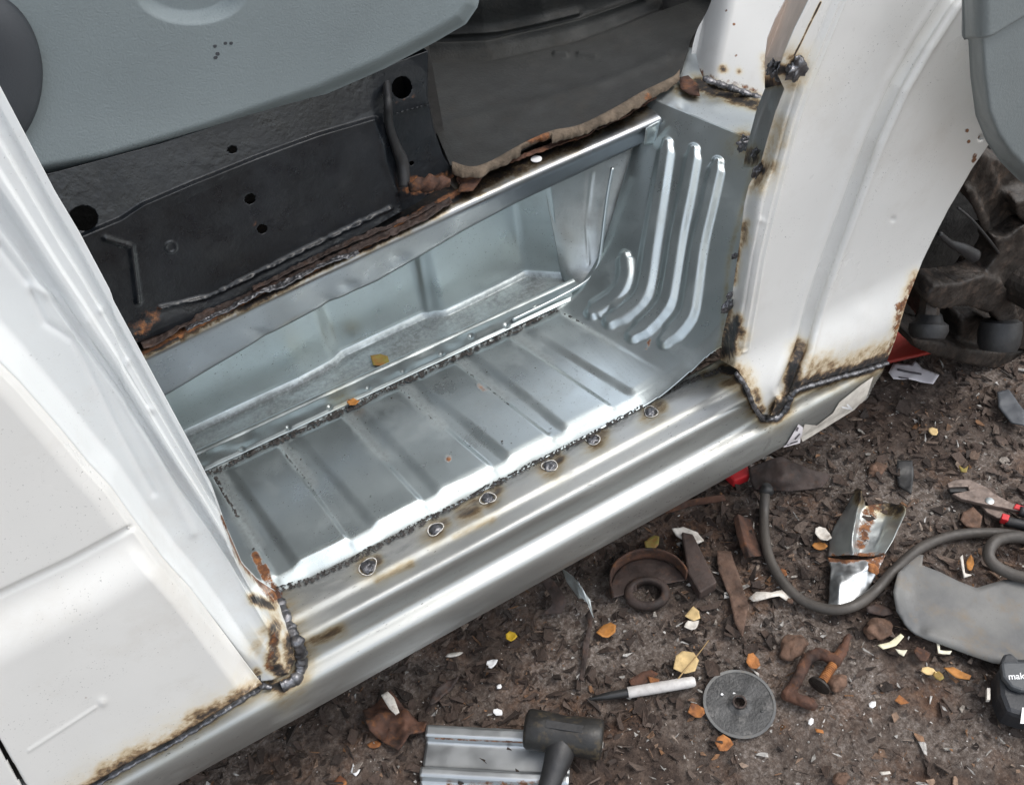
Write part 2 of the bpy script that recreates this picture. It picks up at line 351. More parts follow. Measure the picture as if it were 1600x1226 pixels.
# ground shader
m_ground = bpy.data.materials.new('soil'); m_ground.use_nodes = True
def soil():
    nt = m_ground.node_tree; N = nt.nodes; L = nt.links; b = N['Principled BSDF']; tc = N.new('ShaderNodeTexCoord')
    def nz(s, d=6, r=.65):
        n = N.new('ShaderNodeTexNoise'); n.inputs['Scale'].default_value = s; n.inputs['Detail'].default_value = d; n.inputs['Roughness'].default_value = r
        L.new(tc.outputs['Object'], n.inputs['Vector']); return n.outputs[0]
    def rp(x, st):
        r = N.new('ShaderNodeValToRGB'); e = r.color_ramp.elements
        while len(e) < len(st): e.new(.5)
        for k, (p_, c_) in enumerate(st): e[k].position = p_; e[k].color = (*c_, 1)
        L.new(x, r.inputs[0]); return r.outputs[0]
    def mx(f, a, c, bl='MIX'):
        q = N.new('ShaderNodeMixRGB'); q.blend_type = bl
        for i, x in ((0, f), (1, a), (2, c)):
            if isinstance(x, (int, float)): q.inputs[i].default_value = x
            elif isinstance(x, tuple): q.inputs[i].default_value = (*x, 1)
            else: L.new(x, q.inputs[i])
        return q.outputs[0]
    c = rp(nz(45, 8, .75), [(.33, (.018, .012, .010)), (.47, (.055, .038, .030)), (.6, (.105, .076, .060)), (.72, (.26, .215, .18))])
    c = mx(rp(nz(3.5, 4), [(.40, (0, 0, 0)), (.58, (.85, .85, .85))]), c, rp(nz(150, 6, .8), [(.35, (.06, .046, .038)), (.5, (.16, .13, .11)), (.66, (.38, .34, .31))]))
    c = mx(rp(nz(5.5, 3), [(.5, (0, 0, 0)), (.66, (.5, .5, .5))]), c, rp(nz(90, 6), [(.4, (.07, .03, .016)), (.62, (.2, .095, .045))]))
    v = N.new('ShaderNodeTexVoronoi'); v.inputs['Scale'].default_value = 150; L.new(tc.outputs['Object'], v.inputs['Vector'])
    sp = rp(v.outputs['Distance'], [(.1, (1, 1, 1)), (.16, (0, 0, 0))]); cs = N.new('ShaderNodeSeparateColor'); L.new(v.outputs['Color'], cs.inputs[0])
    sel = rp(cs.outputs[0], [(.93, (0, 0, 0)), (.95, (1, 1, 1))]); c = mx(mx(1.0, sp, sel, 'MULTIPLY'), c, (.5, .47, .44))
    L.new(c, b.inputs['Base Color']); b.inputs['Roughness'].default_value = .82; b.inputs['Specular IOR Level'].default_value = .3
    bp = N.new('ShaderNodeBump'); bp.inputs['Distance'].default_value = .006; L.new(nz(110, 8, .7), bp.inputs['Height']); L.new(bp.outputs[0], b.inputs['Normal'])
soil()
o = sheet('ground', G, m_ground, thick=0, away=np.array([0, 0, 50.])); o['kind'] = 'structure'

def chips(name, N, region, size, mat_, lab, seed, tilt=.35, skip=None, asp=(.25, .8), lift=.0, tones=(0, 1)):
    r = np.random.default_rng(seed); V = []; Fc = []; T = []
    for _ in range(N):
        x = r.uniform(*region[0]); y = r.uniform(*region[1])
        if skip and skip(x, y): continue
        s = size[0]*(size[1]/size[0])**(r.random()**1.6); a = s; b_ = s*r.uniform(*asp); k = r.integers(4, 7)
        th = np.sort(r.uniform(0, 2*math.pi, k)); 
        q = np.stack([a*np.cos(th)*r.uniform(.7, 1.1, k), b_*np.sin(th)*r.uniform(.7, 1.1, k), r.uniform(-.1, .1, k)*s], -1)
        rz = r.uniform(0, 6.28); tx, ty = r.normal(0, tilt, 2)
        Rm = np.array(Matrix.Rotation(rz, 3, 'Z') @ Matrix.Rotation(tx, 3, 'X') @ Matrix.Rotation(ty, 3, 'Y'))
        q = q@Rm.T; c = np.array([x, y, float(gh(np.array(x), np.array(y)))+lift+s*.18+r.uniform(0, .003)])
        h = Rm@np.array([0, 0, max(.0006, s*r.uniform(.06, .16))]); n0 = len(V)
        V += [tuple(c+p) for p in q]+[tuple(c+p+h) for p in q]
        Fc.append(tuple(n0+i for i in range(k))[::-1]); Fc.append(tuple(n0+k+i for i in range(k)))
        for i in range(k): Fc.append((n0+i, n0+(i+1) % k, n0+k+(i+1) % k, n0+k+i))
        T += [r.uniform(*tones)]*(2*k)
    me = bpy.data.meshes.new(name); me.from_pydata(V, [], Fc); me.update()
    o = link(name, me, mat_, None, False, {'tone': np.array(T)}); tag(o, lab, 'litter', kind='stuff'); return o
m_chip = mat('bark chip', (.1, .07, .05), 0, .85, bump=.003, bscale=160, tone=RUSTTONE)
chips('bark_litter', 15000, ((-.6, 1.75), (-.1, 1.6)), (.0025, .015), m_chip, 'dark brown bark chips and rust flakes covering the soil', 3)
chips('flat_bark_litter', 7000, ((.75, 2.4), (.25, 1.9)), (.008, .022), m_chip, 'larger flat bark scales on the soil at the front wheel', 4, tilt=.18, tones=(0, .82))
chips('pale_grit', 5000, ((-.5, 1.6), (.0, 1.2)), (.001, .0038), m_chip, 'tiny pale grit and metal crumbs scattered over the soil', 5, tones=(.86, 1), lift=.002, asp=(.5, 1))
chips('shade_toned_scale_heap', 2600, ((-.5, .85), (.47, .88)), (.004, .022), m_chip, 'heaped rusty scale and torn scraps, toned dark like the shade of the sill', 11, tilt=.5, tones=(.0, .52), asp=(.3, .8))  # rusty scrap; its dark tones also deepen the shade beside the sill
chips('splinters', 3000, ((-.6, 1.75), (-.1, 1.3)), (.005, .017), m_chip, 'thin bark splinters and straw bits strewn over the soil', 12, tilt=.15, tones=(.2, .93), asp=(.05, .13))
chips('metal_swarf', 500, ((.3, 1.2), (.1, .75)), (.003, .012), m_chip, 'pale paint chips and metal swarf between the tools', 13, tilt=.3, tones=(.9, 1), asp=(.15, .6), lift=.003)
chips('far_litter', 5000, ((1.7, 4.5), (.2, 4.5)), (.008, .03), m_chip, 'bark litter farther out beyond the van nose', 6, tones=(0, .9))

# ================================================================ THE VAN
van = empty('van', (.35, 1.5, 0), 'white van with its door opening cut and rewelded with bare zinc sill and step', 'van')
def amask(UV, G, items, seed=1, nscale=45):
    r = np.zeros(UV.shape[:-1]); n = fbm(G, nscale, 4, seed)
    for pl, wd, st in items:
        pl = np.array(pl, float)
        d = np.linalg.norm(UV-pl[0], axis=-1) if len(pl) == 1 else dpl(UV, pl)[0]
        r = np.maximum(r, st*np.exp(-(d/(wd*(1+.45*n)))**2))
    return r
# ---- sill profile
SP = np.array([(.775, .3515), (.74, .352), (.722, .3517), (.716, .3495), (.711, .3480), (.700, .3476), (.6915, .3470), (.687, .3435), (.6845, .334), (.684, .320), (.683, .308), (.679, .3015), (.672, .299), (.6665, .2967), (.662, .2937), (.6588, .287), (.6568, .277), (.6560, .265), (.6562, .250), (.659, .237), (.664, .226), (.684, .218), (.72, .215), (.78, .214)])
SPd = resample(SP, 130)
def on_sill(u, v):
    """where a photo ray meets the sill profile"""
    u = np.atleast_1d(np.asarray(u, float)); v = np.atleast_1d(np.asarray(v, float)); d = ray(u, v); out = np.full(u.shape+(3,), np.nan); bt = np.full(u.shape, 1e9)
    for k in range(len(SPd)-1):
        a = SPd[k]; b = SPd[k+1]; e = b-a; den = d[..., 1]*e[1]-d[..., 2]*e[0]
        t = ((a[0]-CAM[1])*e[1]-(a[1]-CAM[2])*e[0])/den
        s = ((CAM[1]+t*d[..., 1]-a[0])*e[0]+(CAM[2]+t*d[..., 2]-a[1])*e[1])/(e@e)
        m = (s >= -.02) & (s <= 1.02) & (t > 0) & (t < bt); bt = np.where(m, t, bt); out[m] = CAM+t[m][..., None]*d[m]
    return out
PLUGS = [(575, 885), (680, 826), (762, 778), (859, 727), (926, 686), (1017, 643)]
xs = np.linspace(-.62, 1.02, 620); SG = np.zeros((130, 620, 3)); SG[..., 0] = xs[None]; SG[..., 1] = SPd[:, 0][:, None]; SG[..., 2] = SPd[:, 1][:, None]
# tapered nose at the front end, like the closed corner of the real sill
tp = sm(SG[..., 0], .93, 1.02); SG[..., 1] += tp*.06*(1-np.clip((SG[..., 1]-.65)/.12, 0, 1)); 
def sdisp(G, UV):
    d = .0007*fbm(G*np.array([.4, 1, 1]), 14, 2, 4)
    for q in PLUGS: d -= .0022*np.exp(-(np.linalg.norm(UV-q, axis=-1)/15)**2)
    j, s, t = dpl(UV, [(1199, 652), (1206, 668), (1202, 690), (1192, 706)]); d += .0012*(s < 0)*sm(-j, -6, 0)-.0012*np.exp(-(j/1.3)**2)
    d += -.003*np.exp(-(dpl(UV, [(1040, 605), (1120, 572)])[0]/6)**2)
    return d
BEADL = [(120, 1242), (147, 1226), (210, 1190), (278, 1154), (345, 1112), (412, 1070)]
BLOB = [(430, 925), (442, 955), (455, 985), (468, 1010), (471, 1040), (462, 1060), (440, 1072), (425, 1068)]
UB = [(1128, 575), (1150, 583), (1165, 603), (1178, 634), (1192, 652), (1212, 653), (1227, 640), (1236, 618), (1250, 607), (1300, 592), (1345, 580), (1386, 567)]
def sattr(G, UV):
    s = amask(UV, G, [([q], 22, .42) for q in PLUGS]+[([(q[0]+14, q[1]-10)], 12, .55) for q in PLUGS]+[(BLOB, 26, .34), (BLOB, 9, .9), ([(490, 1000), (530, 985)], 12, .4), (UB, 22, .3), (UB, 8, .9), (BEADL, 14, .33), (BEADL, 5, .75),
              ([(590, 960-55), (640, 880)], 10, .3), ([(725, 800), (740, 790)], 20, .45), ([(1100, 585), (1150, 600)], 14, .35), ([(475, 1060), (440, 1090)], 18, .27), ([(710, 838), (770, 812)], 8, .25)], 3)
    grit = amask(UV, G, [([(440, 925), (620, 862), (800, 752), (960, 668), (1120, 580)], 7, 1.)], 8, 60)
    r = 0*s
    return {'scorch': np.clip(s+.0*grit, 0, 1), 'rust': r, 'dirt': .75*grit}
sill = sheet('door_sill', SG, m_sill, van, sdisp, sattr, thick=.0015, keep=lambda G, UV: (UV[..., 0] < np.interp(UV[..., 1], [540, 566, 600, 645, 800], [1400, 1388, 1368, 1343, 1260])) | (G[..., 0] < .5))
tag(sill, 'bare zinc coated outer sill with heat marks')
def blob(name, c, r, mat_, parent, seed=0, sq=(1, 1, .5), amp=.35, fr=None, n=14):
    V = []; f = []
    for i in range(n+1):
        th = math.pi*i/n
        for k in range(2*n):
            ph = math.pi*k/n; V.append((math.sin(th)*math.cos(ph), math.sin(th)*math.sin(ph), math.cos(th)))
    V = np.array(V); q = V*r*(1+amp*fbm(V+seed*5.3, fr or 1.6, 3, seed))[:, None]*np.array(sq); q += np.asarray(c)
    for i in range(n):
        for k in range(2*n): f.append((i*2*n+k, (i+1)*2*n+k, (i+1)*2*n+(k+1) % (2*n), i*2*n+(k+1) % (2*n)))
    me = bpy.data.meshes.new(name); me.from_pydata([tuple(x) for x in q], [], f); me.update()
    return link(name, me, mat_, parent)
for i, q in enumerate(PLUGS):
    c = on_sill(*q)[0]
    bm = bmesh.new()
    wv = blob('plug_weld', c+np.array([0, 0, -.0006]), .0086 if i else .0104, m_weld, sill, 20+i, (1.1 if i % 2 else .95, .95, .36), .55, fr=2.2)
    an = np.linspace(0, 2*math.pi, 26); rr_ = (.0102 if i else .0122)*(1+.12*np.sin(an*2+i)+.08*np.sin(an*3+2*i))
    rp_ = np.stack([c[0]+rr_*np.cos(an), c[1]+rr_*np.sin(an)*.95, c[2]+.0006+0*an], -1); rp_[:, 2] = np.interp(-rp_[:, 1], -SPd[:70, 0], SPd[:70, 1])+.0003
    tube('spatter_ring', rp_, .0007, m_halo, wv, 8, 60, rfun=lambda s, a: .7+.5*abs(math.sin(s*23+i)), flat=.6)
def bead(name, pts3, r, mat_, parent, pitch=.006, seed=0, flat=.7):
    Q = np.asarray(pts3); L = np.linalg.norm(np.diff(Q, axis=0), axis=1).sum(); n = max(20, int(L/.0012))
    def rf(s, a):
        ph = (s*L/pitch) % 1.0
        return .78+.3*(ph**.6)*(1-ph)**.25*1.6+.16*math.sin(s*L*310+seed)+.08*math.sin(a*3+s*90)
    return tube(name, Q, r, mat_, parent, 12, n, rf, flat=flat)
def ons(pl, n=24, lift=.001):
    p = resample(np.array(pl, float), n, True); q = on_sill(p[:, 0], p[:, 1]); q[:, 1] -= lift; q[:, 2] += lift; return q
bead('weld_bead', ons(BEADL), .0042, m_weld, sill, .0065)
bead('weld_bead', ons(BLOB[:7]), .0075, m_weld, sill, .012, 2)
bead('weld_bead', ons([(425, 1072), (408, 1068), (402, 1055)], 8, .004), .004, m_weld, sill, .007, 4)
# ---- step tray
def tray_lines():
    L = [((336, 750), (425, 891)), ((361, 736), (458, 875)), ((439, 700), (541, 838)), ((466, 683), (572, 805)), ((538, 653), (650, 772)), ((561, 636), (644, 725)),
         ((631, 612), (757, 719)), ((650, 596), (747, 677)), ((708, 563), (851, 674)), ((737, 553), (867, 657)), ((793, 524), (942, 625)), ((819, 511), (971, 605)), ((867, 482), (1023, 579))]
    out = []
    for a, b in L:
        A = P(a[0], a[1], z=.362); B = P(b[0], b[1], z=.362); k = (B[0]-A[0])/(B[1]-A[1]); out.append((A[0]-k*A[1], k))
    return out
TL = tray_lines()
def kk(y): return .75+1.5*(1.07-y)
def ztop(y): return .589+0*y
ys = np.linspace(.70, 1.012, 210); NS = 640
TG = np.zeros((210, NS, 3))
for j, y in enumerate(ys):
    k = kk(y); zt = ztop(y); pr = np.array([(-.16, .36), (.55, .36), (.63+(0)*k, .36), (.63+.06*k, .42), (.63+(zt-.36)*k, zt)])
    # fillet by a quadratic curve between floor and wall
    t = np.linspace(0, 1, 26)[:, None]; a = np.array([.545, .36]); b = np.array([.63, .36]); c = np.array([.63+.075*k, .435]); arc = (1-t)**2*a+2*t*(1-t)*b+t*t*c
    pl = np.vstack([[(-.16, .36)], arc, [(.63+(zt-.36)*k, zt)]]); L = np.concatenate([[0], np.cumsum(np.linalg.norm(np.diff(pl, axis=0), axis=1))])
    s = np.linspace(0, L[-1], NS); zz = np.interp(s, L, pl[:, 1]); yy = .70+(j/209)*(1.012+.48*(zz-.36)-.70)
    TG[j, :, 0] = np.interp(s, L, pl[:, 0]); TG[j, :, 1] = yy; TG[j, :, 2] = zz
RIBS = [[(984, 402), (984, 438), (968, 466), (932, 492)], [(1050, 226), (1036, 314), (1024, 388), (1014, 450), (999, 478), (960, 506)],
        [(1092, 236), (1080, 301), (1067, 363), (1056, 434), (1045, 479), (1014, 514), (996, 528)], [(1129, 256), (1114, 320), (1098, 388), (1087, 465), (1080, 496), (1061, 520), (1046, 536)]]
def tdisp(G, UV):
    x, y = G[..., 0], G[..., 1]
    fl = 1-sm(x, .56, .62); d = np.zeros(x.shape)
    lv = 0
    hs_ = [1, -1]*7
    ins = sm(y, .776, .794)*(1-sm(y, .985, 1.004))
    lev = np.zeros(x.shape)
    for i, (a, k) in enumerate(TL):
        xl = a+k*y; wd = .009 if i % 2 == 1 else .0042
        up = 1 if i % 2 == 1 else -1
        if i == 0: up = -1
        lev += up*sm(x, xl-wd, xl+wd)
    lev = lev+1
    d += fl*ins*.0030*lev
    # front fall of the tray to the sill flange
    edge = .786-.006*sm(x, .1, .6)+.0022*(lev-1)*1.0+.0015*vn(G*np.array([28, 0, 0]), 3)
    wall = 1-fl
    d -= (.0140*(1-.5*sm(y, .759, edge+.002)-.5*np.clip((y-.759)/(edge+.001-.759), 0, 1)))*(1-.5*wall)*(.68-.32*sm(x, .12, .5))
    d += fl*.003*np.exp(-((y-1.008)/.004)**2)
    for r in RIBS:
        q, s, t = dpl(UV+np.array([7, 3]), resample(np.array(r, float), 24)); q = q*(1+.5*sm(t, .93, 1)+.5*(1-sm(t, 0, .05)))
        q = q/(1+.35*t); d += .0075*(1-sm(q, 4., 16))
    d += .0009*fbm(G, 6, 2, 12)*(.4+.8*wall)+.0001*fbm(G, 40, 2, 2)
    return d
def tattr(G, UV):
    s = amask(UV, G, [([(1180, 250), (1140, 400), (1128, 520), (1112, 570)], 5, .22), ([(1170, 225)], 26, .5), ([(1115, 560), (1145, 505)], 5, .35)], 4)
    r = amask(UV, G, [([(700, 718)], 9, .5), ([(1018, 525), (1010, 545)], 5, .5), ([(400, 870), (430, 925)], 8, .9), ([(746, 600), (760, 612)], 9, .35)], 6, 60)
    g = np.clip(r, 0, 1)
    dt = amask(UV, G, [([(318, 741), (470, 672), (640, 590), (870, 482)], 9, .8), ([(428, 922), (600, 850), (800, 742)], 6, .6), ([(345, 745), (372, 800), (400, 850)], 13, .75), ([(445, 700), (490, 755)], 9, .7), ([(545, 652), (600, 715)], 10, .7), ([(632, 606), (690, 665)], 10, .7), ([(715, 562), (790, 622)], 9, .6), ([(800, 524), (860, 566)], 9, .6), ([(868, 483), (960, 540)], 8, .45), ([(1030, 525), (1060, 545), (1100, 575)], 12, .5)], 7, 60)
    return {'scorch': s, 'rust': g, 'dirt': dt}
tray = sheet('step_tray', TG, m_zinc, van, tdisp, tattr, keep=lambda G, UV: G[..., 1] > .757-.035*sm(G[..., 2], .39, .45))
tag(tray, 'ribbed zinc step tray curving up into its front wall')
# grit lines in the seams (sealant strips)
def gritstrip(name, px, wpx, z, parent, seed=0, h=.0013, cov=.06):
    p = resample(np.array(px, float), int(np.linalg.norm(np.diff(np.array(px, float), axis=0), axis=1).sum()/1.2), False)
    n = len(p); T = np.gradient(p, axis=0); T /= np.linalg.norm(T, axis=1, keepdims=True); Nn = np.stack([-T[:, 1], T[:, 0]], -1)
    m = 9; s = np.linspace(-1, 1, m); c3 = P(p[:, 0], p[:, 1], z=z)
    wob = 1+.6*fbm(c3, 60, 3, seed)
    UV = p[None]+Nn[None]*(s[:, None, None]*wpx*wob[None, :, None]+1.5*fbm(c3+5, 35, 2, seed)[None, :, None])
    G = P(UV[..., 0], UV[..., 1], z=z); G[..., 2] += h*(1-s**2)[:, None]*(1+1.1*fbm(G, 420, 2, seed+1))-.0006
    me_ = sheet(name, G, m_tar, parent, thick=0, keep=lambda g, uv: fbm(g, 420, 2, seed+3) > -.36+cov)
    return me_
gritstrip('sealant_seam', [(318, 741), (345, 731), (401, 702), (470, 672), (560, 630), (640, 590), (740, 546), (870, 482)], 4.4, .3640, tray, 1)
gritstrip('sealant_seam', [(428, 922), (480, 907), (536, 881), (577, 859), (678, 806), (763, 760), (859, 711), (926, 676), (1023, 621), (1090, 590), (1128, 577)], 4.3, .3556, tray, 2, h=.0009, cov=.12)
gritstrip('sealant_seam', [(336, 745), (352, 775), (372, 808)], 3.2, .362, tray, 3)
gritstrip('sealant_seam', [(438, 702), (460, 728), (492, 765)], 1.8, .3625, tray, 4, cov=.4)
gritstrip('sealant_seam', [(625, 608), (650, 632), (690, 668)], 2.0, .3625, tray, 5, cov=.4)
gritstrip('sealant_seam', [(708, 563), (745, 592), (800, 636)], 1.8, .3625, tray, 6, cov=.35)
gritstrip('sealant_seam', [(867, 484), (905, 502), (975, 546)], 2.0, .3625, tray, 7, cov=.3)
# dark crumbs lying in the tray
def crumbs():
    r = np.random.default_rng(9); V = []; Fc = []
    for _ in range(420):
        if r.random() < .5:
            i = r.choice([0, 2, 4, 6, 8]); a, b = TL[i], TL[i+1]; y = r.uniform(.80, 1.0) if r.random() < .4 else r.uniform(.93, 1.0); t = r.random(); x = (a[0]+a[1]*y)*(1-t)+(b[0]+b[1]*y)*t
        else: x = r.uniform(-.03, .6); y = r.uniform(.79, 1.0)
        s = r.uniform(.0004, .0011)*(2.2 if r.random() < .05 else 1); c = np.array([x, y, .3645]); q = r.normal(0, 1, (4, 3)); q /= np.linalg.norm(q, axis=1)[:, None]; n0 = len(V)
        V += [tuple(c+s*p*np.array([1.3, 1, .7])) for p in q]; Fc += [(n0, n0+1, n0+2), (n0, n0+1, n0+3), (n0, n0+2, n0+3), (n0+1, n0+2, n0+3)]
    me = bpy.data.meshes.new('dirt_crumbs'); me.from_pydata(V, [], Fc); me.update(); o = link('dirt_crumbs', me, m_tar, None, False)
    tag(o, 'black crumbs of sealant and grit lying in the step tray', 'dirt', kind='stuff')
crumbs()
# ---- inner flange, channel and pressed inner panel behind the tray
L1 = np.array([(150, 742), (283, 680), (375, 637), (471, 593), (519, 567), (532, 554), (600, 522), (664, 492), (694, 490), (760, 458), (821, 427), (880, 431)], float)
L1w = P(L1[:, 0], L1[:, 1], z=.352); L1w[:, 1] = np.minimum(L1w[:, 1], 1.14)
xx = np.linspace(-.2, L1w[-1, 0], 420); yb = np.interp(xx, L1w[:, 0], L1w[:, 1]); ker = np.ones(7)/7; yb = np.convolve(np.pad(yb, 3, 'edge'), ker, 'valid')
def ip_profile(x, yb_, right):
    return [(1.004, .3655), (1.010, .3675), (1.0375, .3665), (1.041, .3680), (1.0445, .3688), (1.0475, .3675), (1.051, .356), (yb_-.014, .350), (yb_-.008, .3515), (yb_-.004, .3555), (yb_, .3585), (yb_+.002, .364), (yb_+.012, .45), (yb_+.02, .555)]
IG = np.zeros((260, 420, 3))
for i, (x, b) in enumerate(zip(xx, yb)):
    q = resample(np.array(ip_profile(x, b, 0)), 260, False); IG[:, i, 0] = x; IG[:, i, 1] = q[:, 0]; IG[:, i, 2] = q[:, 1]
DIMP = [(314, 732), (378, 701), (450, 668), (515, 636), (575, 606), (630, 580), (690, 553), (736, 526), (791, 508), (838, 482)]
def idisp(G, UV):
    d = .0005*fbm(G*np.array([1, 1, .8]), 16, 2, 5)+.0014*fbm(G, 5, 2, 8)*sm(G[..., 2], .37, .42)
    d += .0042*fbm(G*np.array([1, .6, 1]), 24, 2, 6)*np.exp(-((G[..., 1]-1.024)/.011)**2)
    for q in DIMP: d -= .003*np.exp(-(np.linalg.norm(UV-q, axis=-1)/3.0)**2)
    # shallow upright swages
    d += .0025*np.exp(-(dpl(UV, [(655, 395), (668, 482)])[0]/6)**2)
    return d
inner = sheet('inner_sill_panel', IG, m_zinc, van, idisp, lambda G, UV: {'scorch': amask(UV, G, [([(535, 625)], 18, .25)], 2), 'rust': amask(UV, G, [([(545, 627)], 6, .6)], 2), 'dirt': (.62+.4*fbm(G, 30, 3, 3))*sm(G[..., 1], 1.046, 1.053)*(1-sm(G[..., 2], .353, .362))+amask(UV, G, [([(205, 720), (471, 600), (519, 572)], 5, .5)], 3)})
tag(inner, 'zinc inner panel with stepped pressings under the cab floor edge')
# end plate and vertical flange of the channel
xe = L1w[-1]
EG = coons([(xe[0]-.01, xe[1]+.03, .56), (.70, 1.12, .56), (.81, 1.112, .56)], [(xe[0], xe[1], .352), (.628, 1.05, .352), (.64, 1.005, .362)],
           [(xe[0]-.01, xe[1]+.03, .56), (xe[0]-.004, xe[1], .352)], [(.81, 1.112, .56), (.74, 1.062, .455), (.70, 1.030, .395), (.66, 1.014, .368), (.60, 1.006, .358)], 60, 90)
sheet('channel_end_plate', EG, m_zinc2, van, lambda G, UV: .001*fbm(G, 20, 2, 3)-.0015*np.exp(-(dpl(UV, [(926, 270), (916, 350), (920, 412)])[0]/2)**2))
fp = [(957, 262), (950, 300), (944, 345), (938, 395), (932, 418), (915, 440), (870, 466), (800, 500)]
f3 = []
for (u, v) in fp:
    q = P(u, v, y=1.012)
    for _ in range(4): q = P(u, v, y=1.008+.48*max(q[2]-.36, 0))
    if q[2] < .368: q = P(u, v, z=.368)
    f3.append(q)
tube('flange_rib', f3, .0032, m_zinc, van, 10, 80)
# spot-weld dimples on upright flange
# ---- cab floor edge (shelf) with hanging lip
FE = np.array([(60, 632), (220, 557), (500, 425), (800, 287), (1035, 183)], float); FEw = P(FE[:, 0], FE[:, 1], z=.58)
LE = np.array([(60, 700), (248, 606), (419, 516), (515, 471), (590, 441), (646, 412), (730, 366), (812, 326), (1016, 236)], float); LEw = P(LE[:, 0], LE[:, 1], y=1.062)
xs2 = np.linspace(-.2, FEw[-1, 0], 460); yf = np.interp(xs2, FEw[:, 0], FEw[:, 1]); zl = np.interp(xs2, LEw[:, 0], LEw[:, 2])
HG = np.zeros((70, 460, 3))
for i, (x, a, b) in enumerate(zip(xs2, yf, zl)):
    q = resample(np.array([(1.34, .581), (a+.012, .5805), (a+.004, .579), (a+.0005, .5755), (a+.0, .571), (a+.010, b+.006), (a+.014, b)]), 70, False)
    HG[:, i, 0] = x; HG[:, i, 1] = q[:, 0]; HG[:, i, 2] = q[:, 1]
def hdisp(G, UV):
    d = .0012*fbm(G, 9, 2, 3)
    for q in [(405, 522), (545, 447), (625, 403), (510, 470)]: d -= .0022*np.exp(-(np.linalg.norm((UV-q)*np.array([.6, 1]), axis=-1)/9)**2)
    return d
def hattr(G, UV):
    s = amask(UV, G, [([(225, 548), (330, 497), (420, 455), (500, 413), (600, 368), (715, 305)], 13, .8), ([(430, 480), (470, 455)], 24, .16), ([(560, 410), (640, 372)], 26, .18), ([(830, 245), (900, 220)], 14, .7), ([(720, 300), (900, 215), (1000, 165)], 16, .62)], 5, 25)
    r = amask(UV, G, [([(225, 550), (300, 512), (420, 450), (560, 388), (715, 300)], 6, .8)], 5)
    s = np.maximum(s, .95*sm(G[..., 1]-np.interp(G[..., 0], FEw[:, 0], FEw[:, 1])+.006*fbm(G, 30, 3, 2), .010, .022)*(G[..., 0] < .46))  # black band painted in as the dark gap below the seat box
    return {'scorch': s*np.where(G[..., 2] > .5735, 1, .25), 'rust': r*(G[..., 2] > .578)}
m_lip = mat('darkened lip zinc', (.29, .305, .325), 1, .33, bump=.0002, bscale=25, var=.12, vscale=5, scorch=True, rust=True, grime=.3, gcol=(.22, .22, .24), speck=.6)  # zinc with its base colour darkened for the floor edge and lip
shelf = sheet('cab_floor_edge', HG, m_lip, van, hdisp, hattr)
tag(shelf, 'folded zinc floor edge with hanging lip above the step')
# tab at the end of the lip + plug hole
plate('lip_tab', [(1010, 200), (1032, 188), (1024, 226), (1006, 228)], 0, .0015, m_zinc, van, warp=.0005, plane={'y': 1.066})
c = P(838, 249, z=.5825); lathe('floor_plug', c, (0, 0, 1), [(0, .0085), (.001, .0085), (.0016, .006)], m_whitem, van)
# ---- corner plate above the front wall
cr = np.array([TG[j, -1] for j in range(209, -1, -6)])
base_ = np.array([(x, y, .594) for x, y in zip(np.linspace(.80, 1.22, len(cr)), np.linspace(1.34, .98, len(cr)))])
CG = coons(base_, cr, [base_[0], cr[0]], [base_[-1], cr[-1]], 120, 90)
def cattr(G, UV):
    return {'scorch': amask(UV, G, [([(1090, 132), (1140, 148), (1195, 168)], 12, .7), ([(1165, 225)], 20, .8), ([(1060, 140), (1085, 150)], 10, .4)], 3), 'rust': amask(UV, G, [([(1110, 203)], 6, .7), ([(1070, 135)], 12, .6)], 3)}
sheet('corner_plate', CG, m_zinc2, van, lambda G, UV: .0012*fbm(G, 14, 2, 4)+.003*np.exp(-(dpl(UV, [(1050, 186), (1085, 192), (1112, 206), (1150, 216)])[0]/4)**2)-.003*np.exp(-(np.linalg.norm(UV-(1066, 168), axis=-1)/9)**2), cattr)
# ---- pillar panels at the front of the door opening
def pxsheet(name, T, B, L, R, nu, nv, Yf, mat_, parent, disp=None, attrs=None, thick=.0012, smooth=False, keep=None):
    UV = coons(T, B, L, R, nu, nv, smooth); Y = Yf(UV[..., 0], UV[..., 1]); G = P(UV[..., 0], UV[..., 1], y=Y)
    return sheet(name, G, mat_, parent, disp, attrs, thick, keep)
bl = [(1132, -70), (1108, 10), (1089, 48), (1080, 85), (1081, 112), (1090, 124)]; br_ = [(1262, -70), (1228, 0), (1212, 30), (1200, 60), (1196, 90), (1196, 156)]
pxsheet('footwell_panel', [(1132, -70), (1262, -70)], [(1090, 124), (1140, 140), (1196, 156)], bl, br_, 120, 150,
        lambda u, v: 1.02+.0007*(1196-u)+.0006*(130-v)+.055*np.clip((1128+(110-v)*.22-u)/46, 0, 1)**2.2, m_white, van, lambda G, UV: .0025*fbm(G, 10, 2, 3),
        lambda G, UV: {'scorch': amask(UV, G, [([(1085, 122), (1140, 142), (1196, 158)], 9, .62), ([(1130, 108)], 7, .6), ([(1155, 112)], 5, .45), ([(1195, 90), (1200, 130)], 9, .35)], 4, 70),
                       'rust': amask(UV, G, [([(1082, 105), (1092, 120)], 11, .75), ([(1134, 17)], 3, .9), ([(1147, 38)], 3, .9), ([(1150, 87)], 3, .9), ([(1110, 118), (1180, 142)], 7, .45)], 4)}, smooth=True)
WL = [(1290, -70), (1264, 0), (1242, 45), (1224, 88), (1216, 118), (1226, 140), (1212, 175), (1197, 225), (1188, 258), (1170, 290), (1163, 320), (1156, 380), (1150, 420), (1143, 470), (1135, 500), (1128, 530), (1126, 562)]
